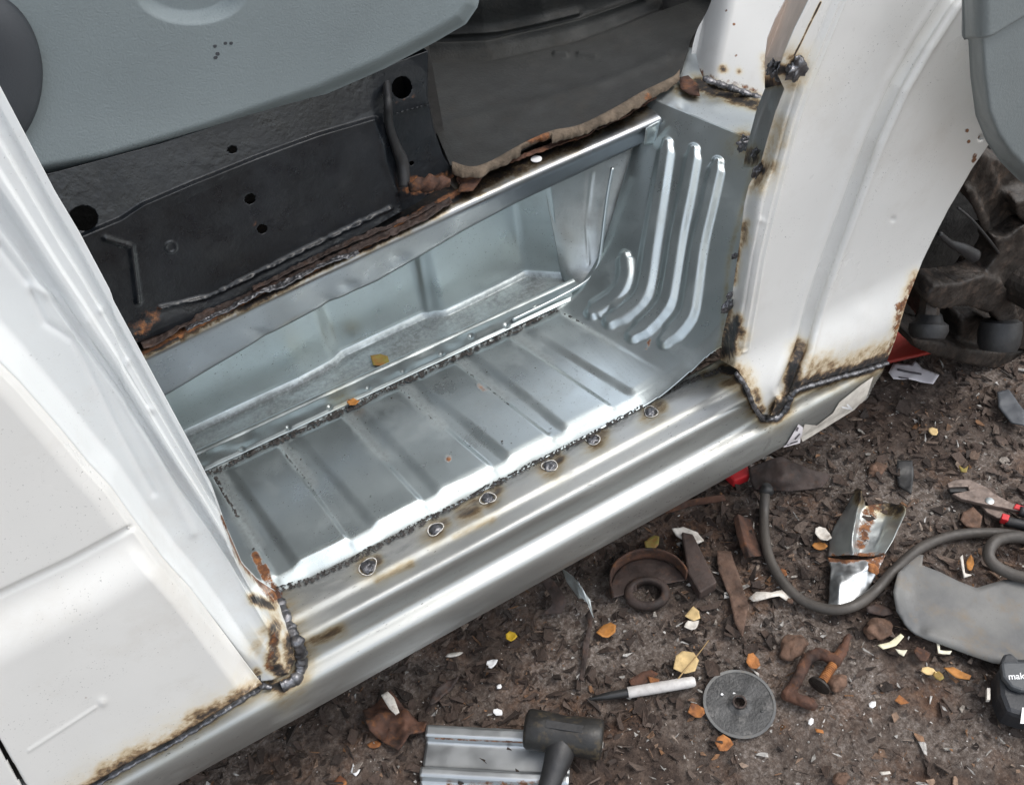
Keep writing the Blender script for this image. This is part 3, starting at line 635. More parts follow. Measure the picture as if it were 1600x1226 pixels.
pxsheet('torn_pillar_flange', [(1262, -70), (1292, -70)], [(1196, 138), (1222, 132)], [(1262, -70), (1228, 0), (1212, 30), (1200, 60), (1196, 90), (1196, 138)], [(1292, -70), (1266, 0), (1244, 45), (1226, 88), (1222, 132)], 50, 160,
        lambda u, v: .765-.0014*np.clip(u-(1197+np.clip(90-v, 0, 400)*.38), 0, 40), mat('stripped pillar metal', (.66, .55, .47), 0, .6, bump=.003, bscale=40, var=.25, vscale=20, scorch=True, stretch=(1, 1, .25)), van, None,
        lambda G, UV: {'scorch': amask(UV, G, [([(1222, 132), (1196, 140)], 18, .9)], 4), 'rust': 0*G[..., 0]})
zs = pxsheet('pillar_patch_strip', [(1196, 128), (1228, 132)], [(1150, 262), (1186, 262)], [(1203, 120), (1183, 170), (1170, 215), (1160, 262)], [(1232, 125), (1214, 175), (1200, 222), (1188, 262)], 40, 90,
        lambda u, v: .80-.0022*(u-1160-(262-v)*.3), m_zinc2, van, lambda G, UV: .001*fbm(G, 20, 2, 3)+.003*np.exp(-(dpl(UV, [(1216, 130), (1192, 190), (1176, 240)])[0]/6)**2),
        lambda G, UV: {'scorch': amask(UV, G, [([(1222, 128), (1200, 128)], 9, .7), ([(1175, 245)], 14, .8)], 4), 'rust': 0*G[..., 0]})
# ---- wing / A-post panel
CR = [(1540, -70), (1479, 0), (1436, 66), (1397, 133), (1360, 215), (1318, 330), (1292, 400), (1266, 475), (1248, 545), (1222, 606)]
CL = [(1335, -70), (1310, 0), (1280, 75), (1255, 135), (1235, 195), (1218, 260), (1200, 330), (1184, 400), (1172, 470), (1160, 540)]
WB = [(1126, 562), (1152, 577), (1167, 600), (1180, 632), (1193, 648), (1211, 648), (1224, 636), (1233, 614), (1248, 603), (1300, 588), (1345, 576), (1386, 563)]
WR = [(1700, -70), (1640, 60), (1590, 150), (1548, 222), (1520, 262), (1482, 328), (1442, 408), (1417, 470), (1399, 530), (1386, 563)]
def wY(u, v):
    UV = np.stack([u, v], -1); dl = dpl(UV, WL)[0]; base = .692
    z0 = P(u, v, y=base)[..., 2]
    base = base-.022*(1-sm(z0, .33, .46))
    base = base+.030*(1-sm(dl, 0, 34))**2*sm(v, 60, 260)+.035*(1-sm(dl, 0, 24))*sm(v, 480, 560)
    c, s, t = dpl(UV, CR); sd = c*s*-1      # >0 to the right of the crease
    base = base-.010*sm(sd, 8, 22)+.010*sm(sd, 26, 170)
    return base
def wdisp(G, UV):
    c, s, t = dpl(UV, CR); sd = -c*s
    d = -.0075*np.exp(-((sd-2)/7)**2)+.004*np.exp(-((sd-18)/7)**2)+.002*np.exp(-((sd+14)/6)**2)
    c2, s2, t2 = dpl(UV, CL)
    d += .003*np.exp(-(c2/2.2)**2)-.003*np.exp(-((c2*-s2+7)/2.4)**2)+.0024*np.exp(-((c2*-s2-9)/2.4)**2)
    d += .0013*fbm(G, 6, 2, 4)+.0002*fbm(G, 40, 2, 4)
    for q, a, r in [((1190, 55+290), .0018, 5), ((1347, 489), .0015, 14), ((1396, 343), -.002, 4)]: d += a*np.exp(-(np.linalg.norm(UV-q, axis=-1)/r)**2)
    d -= .006*np.exp(-(np.linalg.norm(UV-(1533, 216), axis=-1)/3.2)**2)
    return d
def wattr(G, UV):
    s = amask(UV, G, [([(1126, 440), (1135, 500), (1126, 562)], 12, .55), ([(1145, 520), (1135, 545)], 16, 1.), ([(1152, 500), (1140, 540)], 9, .9), ([(1128, 560), (1165, 585), (1172, 612)], 14, .38),
        ([(1242, 103)], 17, 1.), ([(1238, 106)], 34, .38), ([(1205, 112), (1225, 108)], 10, .9), ([(1282, 4), (1262, 45), (1253, 65), (1242, 86)], 1.5, 1.), ([(1188, 262)], 13, .9), ([(1190, 258), (1210, 225), (1215, 195)], 16, .27), ([(1185, 285), (1200, 262)], 18, .4),
        ([(1165, 350), (1160, 380)], 8, .5), ([(1152, 390), (1146, 440)], 7, .6), ([(1158, 372)], 14, .45), ([(1232, 625), (1238, 600), (1246, 575)], 9, 1.), ([(1215, 640), (1228, 625)], 12, 1.), ([(1250, 545), (1242, 590)], 14, .6), ([(1243, 600), (1290, 588), (1340, 574), (1386, 560)], 9, .95), ([(1243, 590), (1300, 575), (1386, 545)], 17, .34), ([(1265, 570), (1300, 570)], 20, .34),
        ([(1190, 640), (1180, 610)], 8, .5), ([(1432, 430), (1412, 480), (1395, 535)], 10, .36)], 6, 40)
    r = amask(UV, G, [([(1524, 243), (1521, 252)], 4, 1.), ([(1511, 204)], 3.5, 1.), ([(1513, 221)], 3.5, .9), ([(1429, 440), (1405, 490), (1390, 550)], 7, .55), ([(1404, 478)], 7, .9), ([(1533, 216)], 2.5, 1)], 6, 80)
    return {'scorch': s, 'rust': r}
wing = pxsheet('front_wing_panel', [(1290, -70), (1700, -70)], WB, WL, WR, 330, 330, wY, m_white, van, wdisp, wattr)
tag(wing, 'white wing panel with pressed swage and scorched lower welds')
def onY(pl, f, lift=.002, n=20):
    p = resample(np.array(pl, float), n, True); q = P(p[:, 0], p[:, 1], y=f(p[:, 0], p[:, 1])-lift); return q
bead('weld_bead', onY(UB[9-2:], wY, .003, 30), .0042, m_weld, wing, .0065, 1)
bead('weld_bead', np.vstack([onY(UB[1:8], wY, .002, 26)]), .0042, m_weld, wing, .008, 3)
for i, (u, v, r, dy) in enumerate([(1245, 106, .013, .0), (1222, 112, .010, .01), (1208, 106, .008, .02), (1186, 268, .009, 0), (1180, 238, .006, .05), (1163, 224, .010, .14), (1137, 478, .009, .0), (1140, 462, .005, .0), (1148, 400, .004, 0)]):
    y = float(wY(np.array(u*1.), np.array(v*1.)))+dy; blob('weld_blob', P(u, v, y=y), r, m_weld, wing, 40+i, (1, .45, 1), .8, fr=2.4, n=20)
bead('weld_bead', [P(u, v, y=y) for u, v, y in [(1098, 122, 1.075), (1120, 130, 1.06), (1150, 140, 1.04), (1192, 155, 1.01)]], .0062, m_weld, van, .010, 5)
# ---- rear side skin and door pillar
SK = [(-90, 470), (0, 566), (31, 597), (93, 668), (139, 724), (173, 760), (212, 815), (254, 871), (297, 918), (357, 998), (398, 1053), (410, 1068)]
skB = [(-260, 1420), (20, 1292), (147, 1222), (210, 1186), (278, 1150), (345, 1108), (410, 1068)]
GR = [(-300, 1062), (0, 928), (110, 876), (205, 824)]; FO = [(-300, 1180), (0, 1046), (130, 975), (270, 892), (330, 860)]
def skY(u, v):
    UV = np.stack([u, v], -1); g, s, t = dpl(UV, GR); g2, s2, t2 = dpl(UV, FO)
    below = sm(g*s, -3, 3)     # below the groove
    ramp_ = np.clip((g*s)/np.maximum(g+g2, 1), 0, 1)*(g*s > 0); ramp_ = np.where(g2*s2 > 0, 1, ramp_)
    fade = sm(dpl(UV, SK)[0], 0, 40)
    return .652-.0155*sm(ramp_)*fade-.005*(1-below)*fade+.012*(1-sm(dpl(UV, SK)[0], 0, 14))*(1-sm(v, 960, 1040))
def skattr(G, UV):
    s = amask(UV, G, [(BEADL, 14, .62), (BEADL, 30, .2), ([(300, 1128), (380, 1085)], 15, .55), ([(160, 1205), (230, 1172)], 14, .5)], 4)
    return {'scorch': s, 'rust': amask(UV, G, [([(134, 1090), (160, 1100)], 5, .3)], 3)}
def skdisp(G, UV):
    g, s, t = dpl(UV, GR[:]); return -.0035*np.exp(-(g/4.2)**2)+.0012*fbm(G, 4, 2, 3)+.0010*np.exp(-(dpl(UV, [(45, 1172), (150, 1104)])[0]/2)**2)+.0016*np.exp(-(np.linalg.norm(UV-(160, 1096), axis=-1)/7)**2)-.005*np.exp(-(dpl(UV, [(-20, 1130), (5, 1172), (45, 1240)])[0]/3.5)**2)
skin = pxsheet('rear_side_panel', [(-560, 200), (-90, 470)], skB, [(-560, 200), (-480, 900), (-260, 1420)], SK, 420, 420, skY, m_white, van, skdisp, skattr, keep=lambda G, UV: dpl(UV, [(-60, 1040), (-20, 1127), (5, 1172), (45, 1240)])[0] > 2.4)
box('dark_gap_backing', (-1.2, .70, .24), (-.12, .74, 1.0), m_inner, van)  # dark sheet added behind the skin so its panel gap looks dark
tag(skin, 'cream white rear side panel with swage line and long weld along its foot')
AP = [(-90, -40), (0, 138), (85, 300), (122, 362), (172, 456), (176, 470), (300, 700), (330, 758), (352, 820), (378, 880), (402, 905), (432, 925)]
def pill():
    nv_, nu_ = 420, 120
    Rr = resample(AP, nv_, False); Ll = resample(SK[:-1]+[(408, 1064)], nv_, False)
    # blend the parameters: straight ruled sheet between skin edge and opening edge
    B = resample([(408, 1064), (425, 1062), (452, 1052), (461, 1030), (456, 1000), (445, 968), (432, 925)], nu_, False)
    T = resample([SK[0], AP[0]], nu_, False)
    s = np.linspace(0, 1, nu_)[None, :, None]; t = np.linspace(0, 1, nv_)[:, None, None]
    UV = ((1-t)*T[None]+t*B[None]+(1-s)*Ll[:, None]+s*Rr[:, None]-((1-s)*(1-t)*T[0]+s*(1-t)*T[-1]+(1-s)*t*B[0]+s*t*B[-1]))
    S = s[..., 0]+0*t[..., 0]; Tt = t[..., 0]+0*S
    y0 = .664-.012*sm(Tt, .85, 1.)
    chan = y0+.030*sm(S, 0, .16)      # outer return then channel
    Y = chan+.006*sm(S, .45, .5)-.012*sm(S, .56, .62)+.004*sm(S, .66, .7)+.006*sm(S, .78, .82)-.004*sm(S, .9, .93)
    # press lines higher up
    # foot spreads over the sill
    ob = on_sill(B[:, 0], B[:, 1]); yb_ = np.where(np.isnan(ob[:, 1]), .66, ob[:, 1])-.002
    wgt = sm(Tt, .80, 1.0); Y = Y*(1-wgt)+wgt*(yb_[None, :]+0*Tt)
    G = P(UV[..., 0], UV[..., 1], y=Y)
    def dsp(G, UV):
        d = .0008*fbm(G, 12, 2, 3)
        k = [(35, 480), (70, 540), (120, 500-0), (130, 540)]
        q1 = dpl(UV, [(0, 386), (46, 445), (71, 504), (115, 532), (126, 550), (180, 660), (240, 770)]); d += -.0022*np.exp(-(q1[0]/6)**2)
        q2 = dpl(UV, [(50, 448), (90, 464), (133, 504), (155, 553), (217, 659), (300, 830)]); d += .0022*np.exp(-(q2[0]/8)**2)
        for q in [(158, 484), (198, 565), (236, 640)]: d += .0012*np.exp(-(np.linalg.norm(UV-q, axis=-1)/6)**2)
        d += .001*np.exp(-(dpl(UV, [(196, 572), (232, 638)])[0]/4)**2)
        d -= .004*np.exp(-(np.linalg.norm((UV-(440, 1010)), axis=-1)/18)**2)
        return d
    def at(G, UV):
        s = amask(UV, G, [([(352, 800), (378, 875), (402, 903), (430, 928)], 6, .5), ([(395, 935), (425, 945)], 9, .85), ([(430, 980), (425, 1040), (440, 1050)], 12, .8), ([(400, 1010), (430, 960)], 16, .25), ([(455, 1000), (458, 1040)], 14, .7), ([(402, 1050)], 8, .6)], 6)
        r = amask(UV, G, [([(352, 806), (378, 872), (402, 900), (430, 928)], 9, .9), ([(420, 905), (432, 930)], 16, 1.), ([(430, 990), (420, 1040)], 10, .5), ([(125, 545)], 4, .3)], 7)
        return {'scorch': s, 'rust': r}
    return sheet('door_pillar', G, m_pillar, van, dsp, at), UV, Y
pillar, pUV, pY = pill()
tag(pillar, 'pale white door pillar with long pressed ridges')
# inner return of the pillar (depth behind the opening edge)
e = resample(np.array(AP), 120, False); ye = pY[np.linspace(0, 419, 120).astype(int), -1]; E3 = P(e[:, 0], e[:, 1], y=ye); k = np.linspace(0, 1, 6)[None, :, None]
off_ = np.array([-.05, .05, 0]); sheet('pillar_return', E3[:, None]*(1-k)+(E3[:, None]+off_)*k, m_pillar, van, thick=.001)
blob('rust_knot', on_sill(438, 935)[0]+np.array([-.004, .004, .002]), .010, m_rust, pillar, 3, (1, 1, .6), .6)
# ---- seat box
SBt = [(-120, 330), (75, 272), (250, 225), (460, 155), (600, 105), (668, 80)]; SBb = [(60, 600), (215, 535), (330, 492), (420, 442), (540, 382), (620, 335), (718, 285)]
def sbY(u, v):
    UV = np.stack([u, v], -1); c, s, t = dpl(UV, [(60, 400), (190, 345), (225, 322), (300, 290), (400, 250), (500, 213), (585, 188), (600, 240), (618, 300)])
    below = c*s
    y = 1.126+.0
    below = np.maximum(-below, 0)
    b = dpl(UV, [(60, 580), (250, 480), (330, 462), (470, 392), (610, 325), (718, 270)])
    y = y-.060+.00028*np.minimum(below, 110)+.006*sm(below, 0, 8)-.008*sm(b[0]*b[1], -4, 30)+(u-400)*.00011+.012*np.clip(-b[0]*b[1]/150, 0, 1)
    return y
HO = [(363, 234, 6.5, 5.5), (391, 311, 7.5, 8), (410, 358, 7, 7), (628, 137, 15, 17), (130, 341, 22, 19), (643, 255, 3, 3)]
def hole(UV, pad=0.):
    m = np.zeros(UV.shape[:-1])
    for (u, v, a, b) in HO: m = np.maximum(m, (np.hypot((UV[..., 0]-u)/a, (UV[..., 1]-v)/b) < 1+pad))
    return m > 0
def sbdisp(G, UV):
    d = .0015*fbm(G, 9, 2, 3)+.00022*fbm(G, 110, 3, 5)*(.5+sm(fbm(G, 14, 2, 9), 0, .4)*1.5)
    d += .003*np.exp(-(dpl(UV, [(165, 372), (205, 385), (215, 470)])[0]/5)**2)+.0025*np.exp(-(dpl(UV, [(600, 195), (600, 250), (622, 300)])[0]/5)**2)
    d += .0016*np.exp(-((np.linalg.norm(UV-(267, 386), axis=-1)-8)/2)**2)
    d += .004*np.exp(-(dpl(UV, [(250, 480), (330, 462), (470, 392), (610, 325)])[0]/3)**2)*(1+fbm(G, 120, 2, 3))
    return d
sb = pxsheet('seat_box', SBt, SBb, [(-120, 330), (60, 600)], [(668, 80), (667, 150), (678, 205), (692, 245), (718, 285)], 420, 240, sbY, m_black, van, sbdisp,
    lambda G, UV: {'rust': amask(UV, G, [([(640, 290), (700, 285)], 14, .85), ([(215, 520), (240, 490)], 22, .45), ([(398, 350)], 9, .35), ([(620, 160), (648, 150)], 6, .35)], 3)}, keep=lambda G, UV: ~hole(UV))
tag(sb, 'black enamelled seat box with drilled holes')
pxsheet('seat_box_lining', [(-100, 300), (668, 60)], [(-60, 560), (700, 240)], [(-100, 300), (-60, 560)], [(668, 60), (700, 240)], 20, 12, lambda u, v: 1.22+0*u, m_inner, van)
# side face of the seat box toward the footwell
e = resample(np.array([(668, 80), (667, 150), (678, 205), (692, 245), (718, 285)], float), 40, False); E3 = P(e[:, 0], e[:, 1], y=sbY(e[:, 0], e[:, 1])); k = np.linspace(0, 1, 5)[None, :, None]
sheet('seat_box_side', E3[:, None]*(1-k)+(E3[:, None]+np.array([.0, .5, .0]))*k, m_black, van, thick=.001, attrs=lambda G, UV: {'rust': 0*G[..., 0]})
tube('seat_cable', [P(u, v, y=y) for u, v, y in [(603, 120, 1.14), (606, 160, 1.095), (608, 195, 1.10), (620, 232, 1.10), (629, 255, 1.098), (632, 292, 1.085)]], [.0055, .0055, .006, .006, .009, .008], m_rubber, van)
tube('mounting_boss', [P(640, 292, y=1.075), P(660, 288, y=1.075), P(702, 284, y=1.07)], [.006, .011, .006], m_rust, van, seg=30, rfun=lambda s, a: 1+.3*math.sin(a*3+s*20))
lathe('bolt_plate', P(206, 497, y=1.09), (0, -.5, 1), [(0, .03), (.004, .028), (.006, .014), (.002, .009)], m_rustd, van)
# burnt floor remnants between seat box and new lip
def remnant(name, px, wpx, z, mat_, seed, amp=.006, parent=van, y=None):
    p = resample(np.array(px, float), 260, False); T = np.gradient(p, axis=0); T /= np.linalg.norm(T, axis=1, keepdims=True); Nn = np.stack([-T[:, 1], T[:, 0]], -1)
    s = np.linspace(-1, 1, 16); c3 = P(p[:, 0], p[:, 1], z=z); wb = 1+.5*fbm(c3, 30, 3, seed)
    UV = p[None]+Nn[None]*(s[:, None, None]*wpx*wb[None, :, None]+2.5*fbm(c3, 22, 2, seed+4)[None, :, None]); G = P(UV[..., 0], UV[..., 1], z=z)
    G[..., 2] += amp*(fbm(G, 60, 3, seed)+.4*fbm(G, 200, 2, seed)); return sheet(name, G, mat_, parent, thick=.0015)
remnant('burnt_floor_edge', [(222, 540), (260, 520), (330, 488), (400, 456), (470, 425), (560, 385), (640, 350), (705, 312)], 5.5, .589, m_rustd, 3, .004)
remnant('burnt_weld_line', [(290, 513), (350, 484), (430, 447), (500, 415), (560, 392)], 3.2, .594, m_weld, 8, .005)
remnant('burnt_floor_lip', [(395, 452), (460, 418), (540, 380), (610, 352), (680, 318)], 3, .594, m_rustd, 5, .004)
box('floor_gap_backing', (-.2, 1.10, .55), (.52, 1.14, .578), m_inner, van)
# ---- grey trim over the seat base and the dark recliner disc
def trY(u, v):
    UV = np.stack([u, v], -1); b = dpl(UV, PB)[0]; return 1.085+.03*(1-sm(b, 0, 26))**2-.02*sm(v, 200, -80)
PB = [(-160, 320), (40, 282), (100, 271), (170, 258), (330, 210), (500, 152), (600, 108), (680, 66), (728, 38), (746, 12), (752, -12), (750, -110)]
def trdisp(G, UV):
    q = np.hypot((UV[..., 0]-300)/85, (UV[..., 1]+12)/50); d = -.014*(1-sm(q, .75, 1.05))
    d += .0012*fbm(G, 5, 2, 3); return d
tr = pxsheet('seat_base_trim', [(-160, -110), (740, -110)], PB[:-1], [(-160, -110), (-160, 320)], [(740, -110), (750, -60), (752, -12)], 360, 200, trY, m_plastic, van, trdisp)
tag(tr, 'grey grained plastic trim covering the seat base')
for q in [(336, 72), (340, 84), (352, 68), (361, 68), (337, 90)]:
    blob('scuff_mark', P(q[0], q[1], y=float(trY(np.array(q[0]*1.), np.array(q[1]*1.)))-.0003), .0017, m_dplastic, tr, q[1], (1.2, .06, 1.2), .7, n=8)
def disc_px(name, cu, cv, a, b, y, mat_, parent, depth=.02):
    G = []; 
    for r in np.linspace(.02, 1, 22): G.append([P(cu+a*r*math.cos(t), cv+b*r*math.sin(t), y=y+depth*r**6) for t in np.linspace(math.pi, 3*math.pi, 72)])
    return sheet(name, np.array(G), mat_, parent, thick=.003)
disc_px('recliner_cover', -48, 118, 115, 140, 1.05, m_dplastic, van)
# ---- floor under the mat, tunnel, bulkhead, roof, far side
box('cab_floor', (-1.4, 1.16, .50), (1.55, 2.45, .576), m_inner, van)
box('underbody', (-1.6, .80, .24), (.60, 2.45, .335), m_inner, van)  # plain box added below the cab floor to block light
box('underbody_front', (.88, 1.06, .30), (1.0, 2.45, .50), m_inner, van)
box('bulkhead', (1.50, 1.0, .55), (1.56, 2.45, 1.35), m_inner, van)
box('far_door', (-1.4, 2.45, .3), (1.56, 2.5, 1.25), m_head, van)
box('roof', (-4.0, .70, 2.25), (1.1, 2.5, 2.30), m_white, van)
box('upper_side_panel', (-4.0, .665, 1.45), (-.14, .70, 2.25), m_white, van)  # unseen van side, added to cut sky light on ground and interior
box('load_body_side', (-4.0, .665, .25), (-1.25, .70, 1.45), m_white, van)  # unseen lower half of the same added light-blocking side
box('rear_cab_wall', (-1.45, .80, .5), (-1.40, 2.45, 2.25), m_head, van)
box('seat_cushion', (-.5, 1.16, .86), (.42, 1.75, 1.02), m_dplastic, van, bevel=.04)
box('seat_back', (-.62, 1.16, .95), (-.45, 1.75, 1.7), m_dplastic, van, bevel=.05)
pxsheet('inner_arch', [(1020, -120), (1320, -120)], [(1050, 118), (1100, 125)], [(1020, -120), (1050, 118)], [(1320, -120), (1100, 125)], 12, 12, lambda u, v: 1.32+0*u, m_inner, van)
# ---- rubber mat (lies on the floor)
def mat_obj():
    T = [(655, -90), (800, -100), (1000, -110), (1180, -120)]; Bm = [(703, 258), (728, 268), (760, 258), (800, 240), (850, 215), (905, 205), (960, 178), (1010, 150), (1050, 128), (1064, 112)]
    Lm = [(655, -90), (662, 90), (675, 190), (703, 258)]; Rm = [(1180, -120), (1105, 20), (1080, 60), (1064, 112)]
    UV = coons(T, Bm, Lm, Rm, 300, 260); u, v = UV[..., 0], UV[..., 1]
    RD = [(650, 88), (760, 84), (860, 68), (980, 35), (1080, 0)]; c, s, t = dpl(UV, RD); up = -c*s    # >0 beyond the ridge
    z = .604+.10*sm(up, 0, 120)
    G = P(u, v, z=z)
    def dsp(G, UV):
        d = .003*fbm(G, 7, 3, 4)+.0006*fbm(G, 60, 2, 3)
        for q, a, wd in [([(650, 76), (760, 72), (900, 38), (1000, 0)], .012, 6), ([(650, 55), (780, 48), (900, 20)], .010, 7), ([(650, 92), (770, 88), (900, 58), (1030, 10)], -.008, 5), ([(690, 195), (800, 170), (930, 135), (1040, 90)], .004, 8), ([(868, 84), (885, 86)], .006, 4), ([(905, 84), (930, 87)], .006, 4)]:
            d += a*np.exp(-(dpl(UV, q)[0]/wd)**2)
        return d
    o = sheet('floor_mat', G, m_mat, None, dsp, None, thick=.003)
    tag(o, 'dusty dark rubber cab mat with a torn brown front edge, lying on the cab floor', 'floor mat')
    # torn felt edge
    E_ = [(706, 262), (735, 270), (765, 262), (820, 232), (862, 214), (905, 205), (960, 178), (1005, 152), (1050, 130), (1062, 118)]
    p = resample(np.array(E_, float), 320, True); N_ = 14; s = np.linspace(0, 1, N_); c3 = P(p[:, 0], p[:, 1], z=.606)
    wd = 15+9*fbm(c3, 14, 3, 5); wd = np.where(np.abs(p[:, 0]-838) < 24, wd*.5, wd); jag = 5*fbm(c3, 70, 3, 8)
    UVe = p[None]+np.stack([0*wd+0*s[:, None], -10+s[:, None]*(wd+jag+4)], -1); G = P(UVe[..., 0], UVe[..., 1], z=.613-.010*s[:, None]**2+.003*fbm(c3, 20, 2, 5)[None])
    f = sheet('torn_edge', G, m_felt, o, None, lambda G, UV: {'rust': amask(UV, G, [([(825, 215), (850, 212)], 9, .9), ([(1010, 150)], 8, .6)], 3)}, thick=.004)
    return o
mt = mat_obj()
remnant('torn_rusty_floor', [(715, 283), (742, 268), (800, 250), (860, 228), (920, 205), (975, 178), (1010, 158), (1022, 148)], 3.2, .5925, m_rust, 12, .005)
plate('rusty_flap', [(708, 268), (722, 285), (714, 300), (740, 297), (752, 280), (760, 262), (735, 266)], 0, .0015, m_rust, van, warp=.004, plane={'z': .593})
plate('rusty_floor_tab', [(1058, 122), (1075, 118), (1090, 132), (1092, 150), (1078, 148), (1064, 138)], 0, .0015, m_rust, van, warp=.006, plane={'z': .60})
plate('pinched_tab', [(990, 158), (1002, 150), (1022, 147), (1026, 154), (1015, 160), (1000, 165)], 0, .0015, m_rust, van, warp=.006, plane={'z': .598})

# ---- sticker, stained paint on the sill corner
def on_sill_patch(name, px, mat_, parent, lift=.0012, res=.003, th=.0003):
    o = plate(name, px, 0, 0, mat_, None, warp=0, res=res, plane={'y': .66}); me = o.data; V = np.array([v.co for v in me.vertices]); uv = PX(V); q = on_sill(uv[:, 0], uv[:, 1])
    for v, c in zip(me.vertices, q):
        if not np.isnan(c[0]): v.co = c+np.array([0, -lift, lift*.6])
    o.parent = parent; return o
st = on_sill_patch('sticker', [(1246, 662), (1253, 667), (1250, 692), (1224, 699)], m_paper, sill, .0022)
for pl in ([(1239, 685), (1247, 676), (1248.5, 677.5), (1240.5, 686.5)], [(1241, 672), (1243, 666), (1246, 667), (1244, 673)], [(1229, 694), (1246, 688), (1247, 690), (1230, 696)]):
    on_sill_patch('sticker_print', pl, m_print, sill, .0030, .002)
on_sill_patch('paint_residue', [(1256, 662), (1275, 664), (1300, 645), (1310, 628), (1345, 600), (1363, 588), (1352, 622), (1335, 640), (1290, 668), (1254, 690), (1250, 680)], mat('flaking primer', (.6, .56, .5), 0, .6, var=.15, vscale=60, grime=.5, gcol=(.35, .3, .25)), sill, .0018)
for pl in ([(1312, 634), (1330, 637), (1332, 641), (1314, 637)], [(1322, 630), (1330, 638), (1327, 640), (1320, 632)]):
    on_sill_patch('paint_chip', pl, m_whitem, sill, .003, .002)
# ---- wheel hub / suspension seen through the arch
def metalump(name, prims, mat_, parent, vox=.004):
    bm = bmesh.new()
    for a, b, r0, r1 in prims:
        a = np.array(a); b = np.array(b); d = b-a; L = np.linalg.norm(d); q = Vector(d/L).to_track_quat('Z', 'Y').to_matrix().to_4x4()
        bmesh.ops.create_cone(bm, cap_ends=True, segments=16, radius1=r0, radius2=r1, depth=L, matrix=Matrix.Translation(Vector((a+b)/2)) @ q)
        for c, r in ((a, r0), (b, r1)): bmesh.ops.create_icosphere(bm, subdivisions=2, radius=r*1.02, matrix=Matrix.Translation(Vector(c)))
    o = bm_obj(name, bm, mat_, parent, True)
    m = o.modifiers.new('r', 'REMESH'); m.mode = 'VOXEL'; m.voxel_size = vox; m.use_smooth_shade = True
    m = o.modifiers.new('s', 'SMOOTH'); m.factor = .6; m.iterations = 4
    tx = bpy.data.textures.new(name, 'CLOUDS'); tx.noise_scale = .016*(vox/.004); m = o.modifiers.new('d', 'DISPLACE'); m.texture = tx; m.strength = .009*(vox/.004); m.mid_level = .5
    return o
def H(u, v, dy=0): return P(u, v, y=.695+dy*.6)
def lumpprism(name, items, mat_, vox=.004):
    """cast parts: thick outlines fused into one skin. item = (outline px, front dy, depth)"""
    bm = bmesh.new()
    for px, dy, dp in items:
        bm_prism(bm, [H(u, v, dy) for u, v in px], (.012, dp, 0))
    o = bm_obj(name, bm, mat_, van, True)
    m = o.modifiers.new('r', 'REMESH'); m.mode = 'VOXEL'; m.voxel_size = vox; m.use_smooth_shade = True
    m = o.modifiers.new('s', 'SMOOTH'); m.factor = .6; m.iterations = 5
    tx = bpy.data.textures.new(name, 'CLOUDS'); tx.noise_scale = .01; m = o.modifiers.new('d', 'DISPLACE'); m.texture = tx; m.strength = .004; m.mid_level = .5
    return o
lumpprism('steering_knuckle', [([(1448, 464), (1462, 446), (1500, 444), (1538, 430), (1566, 440), (1588, 478), (1600, 520), (1580, 530), (1552, 490), (1505, 478), (1464, 486), (1450, 476)], -.02, .045),
    ([(1532, 436), (1560, 400), (1552, 370), (1575, 372), (1600, 352), (1680, 360), (1680, 440), (1600, 430), (1592, 480), (1566, 470)], .0, .05), ([(1560, 485), (1600, 470), (1640, 480), (1640, 560), (1590, 545), (1572, 520)], .02, .05)], m_cast)
lumpprism('upper_control_arm', [([(1500, 262), (1528, 236), (1545, 244), (1580, 330), (1596, 372), (1566, 400), (1548, 352), (1520, 318), (1504, 290)], .05, .04), ([(1536, 240), (1600, 268), (1660, 300), (1660, 330), (1600, 312), (1566, 300)], .06, .05),
    ([(1508, 300), (1520, 296), (1548, 350), (1562, 398), (1552, 404), (1536, 362)], .03, .015), ([(1586, 316), (1640, 306), (1660, 350), (1604, 352), (1590, 338)], .0, .03)], m_cast)
lumpprism('lower_control_arm', [([(1424, 528), (1470, 536), (1520, 548), (1584, 552), (1640, 536), (1640, 566), (1560, 577), (1530, 574), (1470, 560), (1432, 546)], .03, .09), ([(1504, 500), (1530, 494), (1580, 524), (1586, 560), (1520, 552), (1500, 530)], .07, .08),
    ([(1440, 452), (1500, 480), (1560, 498), (1560, 540), (1470, 520), (1440, 500)], .16, .05)], m_cast)
pxsheet('brake_backplate', [(1500, 400), (1640, 330)], [(1490, 520), (1640, 560)], [(1500, 400), (1482, 450), (1490, 520)], [(1640, 330), (1640, 560)], 40, 40, lambda u, v: .80+0*u, m_cast, van, lambda G, UV: .006*fbm(G, 18, 3, 2), thick=.004)
lathe('ball_joint', H(1450, 520), R3@np.array([.05, -1, -.1]), [(-.012, .014), (-.008, .026), (.004, .031), (.014, .030), (.02, .022), (.03, .019), (.034, .015)], m_rubber, van)
lathe('joint_stud', H(1452, 482), R3@np.array([.05, -1, -.1]), [(-.01, .016), (.022, .015), (.022, .019), (.04, .019), (.042, .011), (.062, .010), (.064, .008)], m_cast, van, n=6, smooth=False)
lathe('boot', H(1562, 520, -.02), R3@np.array([.0, -1, -.2]), [(-.03, .03), (-.02, .034), (.0, .036), (.02, .034), (.024, .028)], m_rubber, van)
lathe('hub_spline', H(1612, 452, -.05), (0, -1, .1), [(-.03, .034), (.02, .034), (.022, .026)], m_cast, van, n=20, smooth=False)
tube('brake_hose', [H(1468, 365, .03), H(1485, 380, .02), H(1503, 388, .01), H(1522, 400, .0)], [.004, .005, .009, .011], m_rubber, van)
tube('sensor_wire', [H(1497, 325, .02), H(1520, 345, 0), H(1548, 378, -.02), H(1560, 395, -.02)], .002, m_rubber, van)
